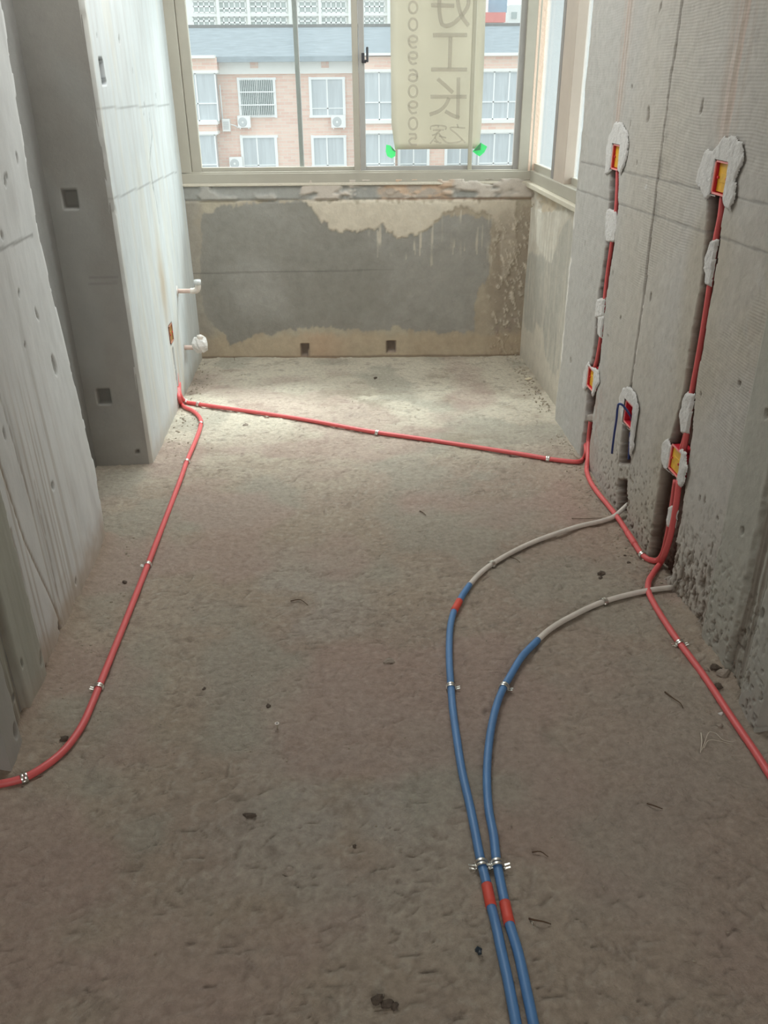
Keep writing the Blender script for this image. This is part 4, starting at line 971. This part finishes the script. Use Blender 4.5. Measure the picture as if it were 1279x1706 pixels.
twig([(389, 592), (391, 602)], 'tiny rusty wire end at the foot of the far wall', .0022, mt_wood, 'wire_end', 'wire', None, .004)
# crumbs along the wall feet: beyond counting
bm = bmesh.new()
rg = np.random.default_rng(3)
def crumb(x, y, r):
    z = float(floor_h(np.array([x]), np.array([y]))[0]); q = bmesh.ops.create_icosphere(bm, subdivisions=1, radius=r)
    s = rg.uniform(.6, 1.3, 3)
    for v in q['verts']:
        v.co = Vector((v.co.x * s[0], v.co.y * s[1], v.co.z * s[2] * .7)) * rg.uniform(.8, 1.2) + Vector((x, y, z + r * .3))
for k in range(420):
    t = rg.uniform(1.65, 2.78); crumb(XL + .02 + rg.exponential(.03), t, rg.uniform(.0015, .0055))
for k in range(420):
    t = rg.uniform(1.95, 3.6); crumb(XR - .01 - rg.exponential(.03), t, rg.uniform(.0015, .005))
for k in range(160):
    t = rg.uniform(3.9, 4.85); crumb(1.10 - rg.exponential(.03), t, rg.uniform(.002, .007))
for k in range(130):
    t = rg.uniform(3.5, 4.9); crumb(-.78 + rg.exponential(.05), t, rg.uniform(.002, .006))
for k in range(700):
    crumb(rg.uniform(-.75, 1.0), rg.uniform(.8, 4.7), rg.uniform(.001, .0028))
o = bm_obj('mortar_crumbs', bm, mat('mortar_crumb', (.37, .32, .25), .95, bump=.4, bscale=150, var=.25, vscale=30)); tag(o, 'fine mortar crumbs scattered over the rough floor and along the walls', 'crumbs', None, 'stuff')

# ================================================================== BANNER outside the window
BO = 0.10
def bq(zx, zy): return fp(640 + zx * .1583, 0 + zy * .1583, BO)
ban = empty('banner', tuple(fw(*bq(550, 1570), BO))); tag(ban, 'cream cloth banner with reversed lettering hung outside the window', 'banner')
bl_ = [bq(60, -400), bq(62, 0), bq(75, 1300), bq(110, 1560)]; br_ = [bq(1082, -400), bq(1072, 0), bq(1025, 1300), bq(1005, 1500)]
inv = Matrix.Translation(-Vector(ban.location))
nu, nv_ = 15, 40
zt_ = 2.4; zb_ = bq(500, 1570)[1]
V = []
for j in range(nv_ + 1):
    z = zb_ + (zt_ - zb_) * j / nv_
    a = np.interp(z, [bl_[3][1], bl_[2][1], bl_[1][1], bl_[0][1]], [bl_[3][0], bl_[2][0], bl_[1][0], bl_[0][0]])
    b = np.interp(z, [br_[3][1], br_[2][1], br_[1][1], br_[0][1]], [br_[3][0], br_[2][0], br_[1][0], br_[0][0]])
    for i in range(nu + 1):
        s = a + (b - a) * i / nu
        zz = z + (0.03 * (i / nu) if j == 0 else 0) * 0
        V.append(inv @ Vector(fw(s, zz, BO + .006 * math.sin(i * .9) * math.sin(j * .35) + .004)))
F = [(j * (nu + 1) + i, j * (nu + 1) + i + 1, (j + 1) * (nu + 1) + i + 1, (j + 1) * (nu + 1) + i) for j in range(nv_) for i in range(nu)]
sh = mesh_from('cloth', V, F, mt_banner, ban, True)
sm_ = sh.modifiers.new('thickness', 'SOLIDIFY'); sm_.thickness = .001
def strokes(name, polys, w, seg=.004):
    """flat brush strokes printed on the cloth, thickness 0.6 mm"""
    bm = bmesh.new()
    for pl_ in polys:
        pts = [np.array(bq(*p)) for p in pl_]
        if len(pts) > 2: pts3 = catmull([(p[0], p[1], 0) for p in pts], .012)[:, :2]
        else: pts3 = np.array(pts)
        T = np.gradient(pts3, axis=0); T /= np.linalg.norm(T, axis=1)[:, None] + 1e-12
        Nn = np.stack([-T[:, 1], T[:, 0]], 1); hw = w / 2
        prev = None
        for p, n_ in zip(pts3, Nn):
            a = bm.verts.new(inv @ Vector(fw(*(p + n_ * hw), BO - .010))); b = bm.verts.new(inv @ Vector(fw(*(p - n_ * hw), BO - .010)))
            if prev: bm.faces.new([prev[0], a, b, prev[1]])
            prev = (a, b)
    return bm_obj(name, bm, mt_letter, ban)
def ell(cx, cy, rx, ry, n=14, a0=0, a1=360): return [(cx + rx * math.cos(math.radians(a0 + (a1 - a0) * k / n)), cy + ry * math.sin(math.radians(a0 + (a1 - a0) * k / n))) for k in range(n + 1)]
wC = .020
strokes('character', [[(490, 55), (735, 62)], [(575, 55), (585, 180), (605, 255), (650, 275), (720, 250), (790, 190), (840, 130), (880, 60), (885, -40)], [(770, -60), (775, 40), (800, 140), (850, 230), (885, 270)], [(575, 55), (590, -60), (640, -130)]], wC)
strokes('character', [[(510, 370), (870, 370)], [(695, 385), (685, 725)], [(490, 732), (870, 732)]], wC)
strokes('character', [[(560, 830), (640, 900), (720, 975)], [(778, 815), (775, 1020), (770, 1240)], [(485, 1018), (865, 1018)], [(680, 1030), (640, 1110), (570, 1170), (475, 1205)], [(790, 1240), (720, 1215), (640, 1170)]], wC * .95)
w2_ = .008
strokes('character', [[(765, 1305), (775, 1345)], [(850, 1345), (690, 1345), (760, 1410), (820, 1470), (850, 1500)], [(820, 1470), (790, 1490), (730, 1500), (650, 1495), (570, 1400)]], w2_)
strokes('character', [[(565, 1320), (570, 1340)], [(485, 1365), (490, 1330), (650, 1335), (640, 1365)], [(510, 1370), (625, 1365)], [(590, 1370), (540, 1410), (500, 1425)], [(560, 1400), (530, 1450), (575, 1500), (600, 1500)], [(575, 1430), (650, 1450)], [(540, 1440), (480, 1510)], [(520, 1480), (560, 1500)]], w2_)
wd = .011
def D(ch, cy):
    cx = 302; rx, ry = 45, 62
    if ch == '0': return [ell(cx, cy, rx, ry)]
    if ch == '9': return [ell(cx, cy - 28, rx, 34), [(cx - rx, cy - 28), (cx - rx + 2, cy + 20), (cx - 10, cy + 62), (cx + 40, cy + 52)]]
    if ch == '6': return [ell(cx, cy + 24, rx, 36), [(cx + rx, cy + 24), (cx + rx - 4, cy - 25), (cx + 8, cy - 60), (cx - 40, cy - 52)]]
    if ch == '5': return [[(cx - 45, cy - 58), (cx + 30, cy - 58)], [(cx + 30, cy - 58), (cx + 32, cy - 8)], [(cx + 32, cy - 8), (cx - 15, cy - 12), (cx - 42, cy + 15), (cx - 20, cy + 52), (cx + 40, cy + 54)]]
for ch, cy in (('0', -95), ('0', 80), ('0', 258), ('9', 440), ('9', 612), ('6', 795), ('0', 962), ('9', 1130), ('0', 1300), ('5', 1468)):
    strokes('digit', D(ch, cy), wd)
def tape(label, pts, dark):
    e = tag(empty('tape_piece', tuple(fw(*bq(*pts[0]), BO - .02))), label, 'tape', 'green tape at the banner corners')
    iv = Matrix.Translation(-Vector(e.location))
    for nm, pp, mm, of in (('tape_strip', pts, mt_green, BO - .016), ('overlap', dark, mt_greend, BO - .019)):
        bm = bmesh.new(); vs = [bm.verts.new(iv @ Vector(fw(*bq(*p), of))) for p in pp]; f = bm.faces.new(vs)
        q = bmesh.ops.extrude_face_region(bm, geom=[f]); 
        for v in [g for g in q['geom'] if isinstance(g, bmesh.types.BMVert)]: v.co += Vector(FN * .0012)
        bm_obj(nm, bm, mm, e)
tape('green tape piece on the banner corner at left', [(20, 1520), (65, 1530), (118, 1590), (115, 1640), (75, 1665), (30, 1640), (15, 1590)], [(65, 1530), (125, 1595), (85, 1578)])
tape('green tape piece on the banner corner at right', [(925, 1590), (1010, 1500), (1080, 1540), (1050, 1600), (1000, 1645), (960, 1620)], [(940, 1585), (1015, 1495), (1008, 1575)])

# ================================================================== BUILDINGS OUTSIDE
YB = 51.0
def pbox(name, u0, v0, u1, v1, Yf, Yb, m, parent, bev=0.0):
    um, vm = (u0 + u1) / 2, (v0 + v1) / 2
    x0, x1 = yp(u0, vm, Yf)[0], yp(u1, vm, Yf)[0]; z1, z0 = yp(um, v0, Yf)[2], yp(um, v1, Yf)[2]
    return box(name, (x0, Yf, z0), (x1, Yb, z1), m, parent, bev)
apt = tag(empty('apartment_building', (1, YB, -14)), 'pink brick apartment block with white cornice and grey tiled roof outside', 'building')
apt_inv = Matrix.Translation(-Vector(apt.location))
def keep(o):
    o.matrix_parent_inverse = apt_inv if o.parent is apt else o.parent.matrix_world.inverted() ; return o
def AP(*a, **k): return keep(pbox(*a, parent=apt, **k))
xw0, xw1 = -26.0, 22.0
def wbox(name, p0, p1, m): return keep(box(name, p0, p1, m, apt))
zev = yp(580, 97, YB)[2]
wbox('wall', (xw0, YB, -14), (xw1, YB + 9, zev), mt_brick)
def mod(u): return u
# cornices (central blocks), with two small brick squares
AP('cornice', 352, 97, 606, 123, YB - .25, YB + .1, mt_cream)
AP('cornice', 655, 94, 800, 121, YB - .25, YB + .1, mt_cream)
for u, v in ((423, 107), (541, 106.5), (690, 105), (760, 104)): AP('brick_inset', u - 6.5, v - 7, u + 6.5, v + 6.5, YB - .30, YB - .1, mt_brick)
AP('eave', 296, 92, 357, 97, YB - 1.5, YB + .3, mt_cream); AP('eave', 352, 93.5, 606, 97.5, YB - .6, YB + .3, mt_cream)
AP('eave', 604, 88, 658, 92.5, YB - 1.5, YB + .3, mt_cream); AP('eave', 655, 90, 800, 94, YB - .6, YB + .3, mt_cream); AP('eave', 797, 87, 1060, 92, YB - 1.5, YB + .3, mt_cream)
# roof slab rising away
def zY(v, Y, u=600): return yp(u, v, Y)[2]
bm = bmesh.new()
z0, z1 = zev + .1, yp(600, 44, YB + 7)[2]
q = [(xw0, YB - .9, z0), (xw1, YB - .9, z0), (xw1, YB + 7, z1), (xw0, YB + 7, z1)]
q2 = [(xw0, YB - .9, z0 - .25), (xw1, YB - .9, z0 - .25), (xw1, YB + 14, z0 - .25), (xw0, YB + 14, z0 - .25)]
v1 = [bm.verts.new(p) for p in q]; v2 = [bm.verts.new(p) for p in q2]
for f in ([v1[0], v1[1], v1[2], v1[3]], [v2[3], v2[2], v2[1], v2[0]], [v1[0], v2[0], v2[1], v1[1]], [v1[1], v2[1], v2[2], v1[2]], [v1[3], v1[2], v2[2], v2[3]], [v1[0], v1[3], v2[3], v2[0]]): bm.faces.new(f)
keep(bm_obj('roof', bm, mt_roof, apt))
rc_ = wbox('ridge_cap', (xw0, YB + 6.8, z1 - .05), (xw1, YB + 7.3, z1 + .12), mt_conc)
ntile = 0
# projecting bays
def bay(u0, u1, v_off=0.0):
    Yf = YB - 1.1
    AP('bay_wall', u0, 96 + v_off, u1, 118 + v_off, Yf, YB + .2, mt_brick)
    AP('bay_band', u0 - 1, 117 + v_off, u1 + 1.5, 122 + v_off, Yf - .12, YB + .2, mt_cream)
    AP('bay_band', u0 - 1, 202 + v_off, u1 + 1.5, 208 + v_off, Yf - .12, YB + .2, mt_cream)
    AP('bay_wall', u0, 208 + v_off, u1, 220 + v_off, Yf, YB + .2, mt_brick)
    AP('bay_band', u0 - 1, 219 + v_off, u1 + 1.5, 224.5 + v_off, Yf - .12, YB + .2, mt_cream)
    for (a, b) in ((122, 202), (224.5, 304)):
        w = AP('window', u0, a + v_off, u1, b + v_off, Yf + .05, YB + .2, mt_pane2)
        w['label'] = 'glazed bay window'
        fr = []
        bm = bmesh.new(); n = max(2, int((u1 - u0) / 22)); 
        def bar(ua, va, ub, vb):
            x0, x1 = yp(ua, (va + vb) / 2, Yf)[0], yp(ub, (va + vb) / 2, Yf)[0]; zz1, zz0 = yp((ua + ub) / 2, va, Yf)[2], yp((ua + ub) / 2, vb, Yf)[2]
            add_box(bm, (x0, Yf - .02, zz0), (x1, Yf + .06, zz1))
        for k in range(n + 1):
            uu = u0 + (u1 - u0) * k / n; bar(uu - 1.0, a + v_off, uu + 1.0, b + v_off)
        bar(u0, a + .62 * (b - a) + v_off, u1, a + .62 * (b - a) + 2 + v_off); bar(u0, a + v_off, u1, a + 1.6 + v_off); bar(u0, b - 2 + v_off, u1, b + v_off)
        o = bm_obj('window_frame', bm, mt_fwhite, w)
bay(296, 361); bay(606, 657, -2); bay(797, 872, -3); bay(905, 968, -3)
# plain windows with white surrounds
def awin(u0, v0, u1, v1, grille=False, split=.5, dark=False):
    Yf = YB - .06
    w = AP('window', u0 + 3, v0 + 3, u1 - 3, v1 - 3, YB - .03, YB + .1, mt_pane if dark else mt_pane2)
    bm = bmesh.new()
    def bar(ua, va, ub, vb, y0=-.14):
        x0, x1 = yp(ua, (va + vb) / 2, YB)[0], yp(ub, (va + vb) / 2, YB)[0]; zz1, zz0 = yp((ua + ub) / 2, va, YB)[2], yp((ua + ub) / 2, vb, YB)[2]
        add_box(bm, (x0, YB + y0, zz0), (x1, YB + .02, zz1))
    bar(u0, v0, u0 + 4.5, v1); bar(u1 - 4.5, v0, u1, v1); bar(u0 + .3, v0 + .3, u1 - .3, v0 + 4.5, -.13); bar(u0 + .3, v1 - 4.5, u1 - .3, v1 - .3, -.13)
    um = u0 + (u1 - u0) * split; bar(um - 1.2, v0, um + 1.2, v1, -.08)
    if not grille: bar(u0, v0 + .76 * (v1 - v0), u1, v0 + .76 * (v1 - v0) + 1.6, -.08)
    o = bm_obj('window_frame', bm, mt_fwhite, w)
    if grille:
        bm = bmesh.new()
        for k in range(1, 18):
            uu = u0 + 4 + (u1 - u0 - 8) * k / 18; bar(uu - .35, v0 + 3, uu + .35, v1 - 3, -.30)
        for f in (.36, .68): bar(u0 + 2, v0 + (v1 - v0) * f - 1, u1 - 2, v0 + (v1 - v0) * f + 1, -.31)
        o = bm_obj('grille', bm, mt_fwhite, w)
awin(397, 129, 460, 196, True, .5, True); awin(515, 128, 575, 196); awin(402, 225, 463, 290, split=.45); awin(519, 225, 577, 290, split=.45)
awin(680, 126, 742, 192); awin(748, 126, 790, 192); awin(662, 222, 715, 288); awin(740, 222, 792, 288); 
# air conditioners and meter box: things of their own
def ac(u0, v0, u1, v1, label):
    Yf = YB - .55
    um, vm = (u0 + u1) / 2, (v0 + v1) / 2
    p = yp(um, v1, Yf); x0, x1 = yp(u0, vm, Yf)[0] - p[0], yp(u1, vm, Yf)[0] - p[0]; hgt = yp(um, v0, Yf)[2] - p[2]
    e = tag(empty('air_conditioner', tuple(p)), label, 'air conditioner', 'air conditioner units on the brick facade')
    box('casing', (x0, 0, .03), (x1, .36, hgt), mt_ac, e, .02)
    bm = bmesh.new()
    cx_, cz2, rr = x0 + (x1 - x0) * .40, hgt * .5, hgt * .38
    ring = []
    for k in range(20):
        a = 2 * math.pi * k / 20
        ring.append([bm.verts.new((cx_ + rr * f * math.cos(a), y_, cz2 + rr * f * math.sin(a))) for f, y_ in ((1.0, -.005), (.82, -.02), (.3, -.02), (.25, -.005))])
    for k in range(20):
        a, b = ring[k], ring[(k + 1) % 20]
        for j in range(3): bm.faces.new([a[j], b[j], b[j + 1], a[j + 1]])
    bm_obj('fan_grille', bm, mt_acg, e)
    bm = bmesh.new(); 
    for xx in (x0 + .1, x1 - .14): add_box(bm, (xx, .0, -.03), (xx + .04, .52, .03))
    bm_obj('bracket', bm, mt_fwhite, e)
ac(395.5, 193, 417, 214, 'white air conditioner under the grilled upper window')
ac(551.5, 192, 576, 214, 'white air conditioner under the upper window beside the mullion')
ac(382, 262, 404, 283, 'white air conditioner left of the lower curtained window')
e = empty('meter_box', tuple(yp(376, 219, YB - .4))); tag(e, 'pale vented box with a pipe on the brick wall left of the air conditioner', 'box')
p = e.location; x0 = yp(370, 208, YB - .4)[0] - p[0]; x1 = yp(383, 208, YB - .4)[0] - p[0]; hz = yp(376, 198, YB - .4)[2] - p[2]
box('casing', (x0, 0, 0), (x1, .4, hz), mt_ac, e, .01)
bm = bmesh.new()
for k in range(6): add_box(bm, (x0 + .06, -.02, hz * (.18 + .11 * k)), (x1 - .06, .01, hz * (.18 + .11 * k) + .03))
bm_obj('louvre', bm, mt_acg, e)
zt1 = yp(371, 141, YB - .4)[2] - p[2]
tube('riser', np.array([[-.12, .1, hz], [-.12, .1, (hz + zt1) / 2], [-.12, .1, zt1]]), .035, mt_fwhite, e, 8)
tube('hose', catmull([(x1, .2, .35), (x1 + .3, .2, .25), (x1 + .42, .22, .16)], .1), .03, mt_fwhite, e, 8)
# white towers further back
tw = tag(empty('apartment_tower', (0, 130, -14)), 'tall white apartment tower with rows of glazed balconies behind the roof', 'building')
TI = Matrix.Translation(-Vector(tw.location))
def TP(name, u0, v0, u1, v1, y0, y1, m, par=None):
    o = pbox(name, u0, v0, u1, v1, y0, y1, m, par or tw); o.matrix_parent_inverse = TI; return o
x0 = yp(250, 20, 130)[0]; x1 = yp(800, 20, 130)[0]
o = box('wall', (x0, 130, -14), (x1, 142, 40), mt_hiw, tw); o.matrix_parent_inverse = TI
spans = [(322, 358), (364, 409), (416, 446), (449, 477), (498, 528), (535, 576), (607, 640), (655, 690), (700, 740), (750, 790)]
for (va, vb) in ((-26, -7), (2.5, 21.5), (28, 44), (50, 66)):
    for i, (ua, ub) in enumerate(spans):
        w = TP('window', ua, va, ub, vb, 129.9, 130.2, mt_hip)
        bm = bmesh.new(); n = max(3, int((ub - ua) / 8))
        for k in range(n + 1):
            uu = ua + (ub - ua) * k / n; xx = yp(uu, (va + vb) / 2, 130)[0]
            za, zb = yp(uu, va, 130)[2], yp(uu, vb, 130)[2]; add_box(bm, (xx - .08, 129.75, zb), (xx + .08, 130, za))
        xa, xb = yp(ua, (va + vb) / 2, 130)[0], yp(ub, (va + vb) / 2, 130)[0]
        for f in ((.0, .62, 1.0) if i % 2 else (.0, .45, 1.0)):
            zz = yp((ua + ub) / 2, va + (vb - va) * f, 130)[2]; add_box(bm, (xa, 129.75, zz - .09), (xb, 130, zz + .09))
        o = bm_obj('window_frame', bm, mt_fwhite, w)
    TP('balcony_band', 318, vb + .5, 800, vb + 5, 129.5, 130.2, mt_hiw)
for ua in (360, 411, 480, 530, 580, 645, 695): TP('pier', ua, -40, ua + 5, 66, 129.3, 130.2, mt_hiw)
bt = tag(empty('blue_clad_building', tuple(yp(826, 40, 95))), 'blue clad building with a red roof strip behind the tiled roof', 'building')
BI = Matrix.Translation(-Vector(bt.location))
def BP(name, u0, v0, u1, v1, y0, y1, m):
    o = pbox(name, u0, v0, u1, v1, y0, y1, m, bt); o.matrix_parent_inverse = BI
BP('upper_wall', 814, -60, 846, 21, 99, 104, mt_bluew2); BP('corner_trim', 808, -60, 814.5, 21, 98.9, 104, mt_fwhite)
BP('red_roof', 806, 20.5, 842, 37, 96, 99, mt_rroof); BP('lower_wall', 800, 36, 846, 60, 97, 104, mt_hiw)
bt2 = tag(empty('white_house', tuple(yp(860, 40, 106))), 'small white house gable right of the red roof strip', 'building')
BI2 = Matrix.Translation(-Vector(bt2.location))
x0, x1 = yp(848, 30, 106)[0], yp(885, 30, 106)[0]
o = box('wall', (x0, 106, -14), (x1, 111, yp(866, 8, 106)[2]), mt_hiw, bt2); o.matrix_parent_inverse = BI2
o = pbox('window', 852, 20, 861, 31, 105.9, 106.3, mt_hip, bt2); o.matrix_parent_inverse = BI2
# pale neighbour wing seen through the side window
nb = tag(empty('neighbour_wing', (20, 22, -14)), 'pale neighbouring wing seen through the side window', 'building')
o = box('wall', (-.5, -12, 0), (6, 14, 16.4), mat('pale_wing_render', (.66, .71, .70), .85, var=.06, vscale=.8), nb)
for k, (za, zb, mm) in enumerate(((15.1, 15.5, mt_cream), (13.6, 13.9, mt_cream), (12.2, 13.5, mt_brick))): box('facade_band', (-.62, -12, za), (-.4, 14, zb), mm, nb)
for k in range(7):
    w = box('window', (-.56, -11 + k * 3.5, 14.05), (-.4, -9.4 + k * 3.5, 15.0), mt_pane2, nb)
    bm = bmesh.new(); add_box(bm, (-.62, -11.1 + k * 3.5, 13.95), (-.45, -10.95 + k * 3.5, 15.1)); add_box(bm, (-.62, -9.45 + k * 3.5, 13.95), (-.45, -9.3 + k * 3.5, 15.1)); add_box(bm, (-.61, -10.25 + k * 3.5, 13.95), (-.45, -10.15 + k * 3.5, 15.1))
    bm_obj('window_frame', bm, mt_fwhite, w)
o = box('cornice', (-.8, -12, 16.4), (6, 14, 16.9), mt_brick, nb)
struct(box('ground_outside', (-80, 6, -14.2), (120, 200, -14), mt_ground))
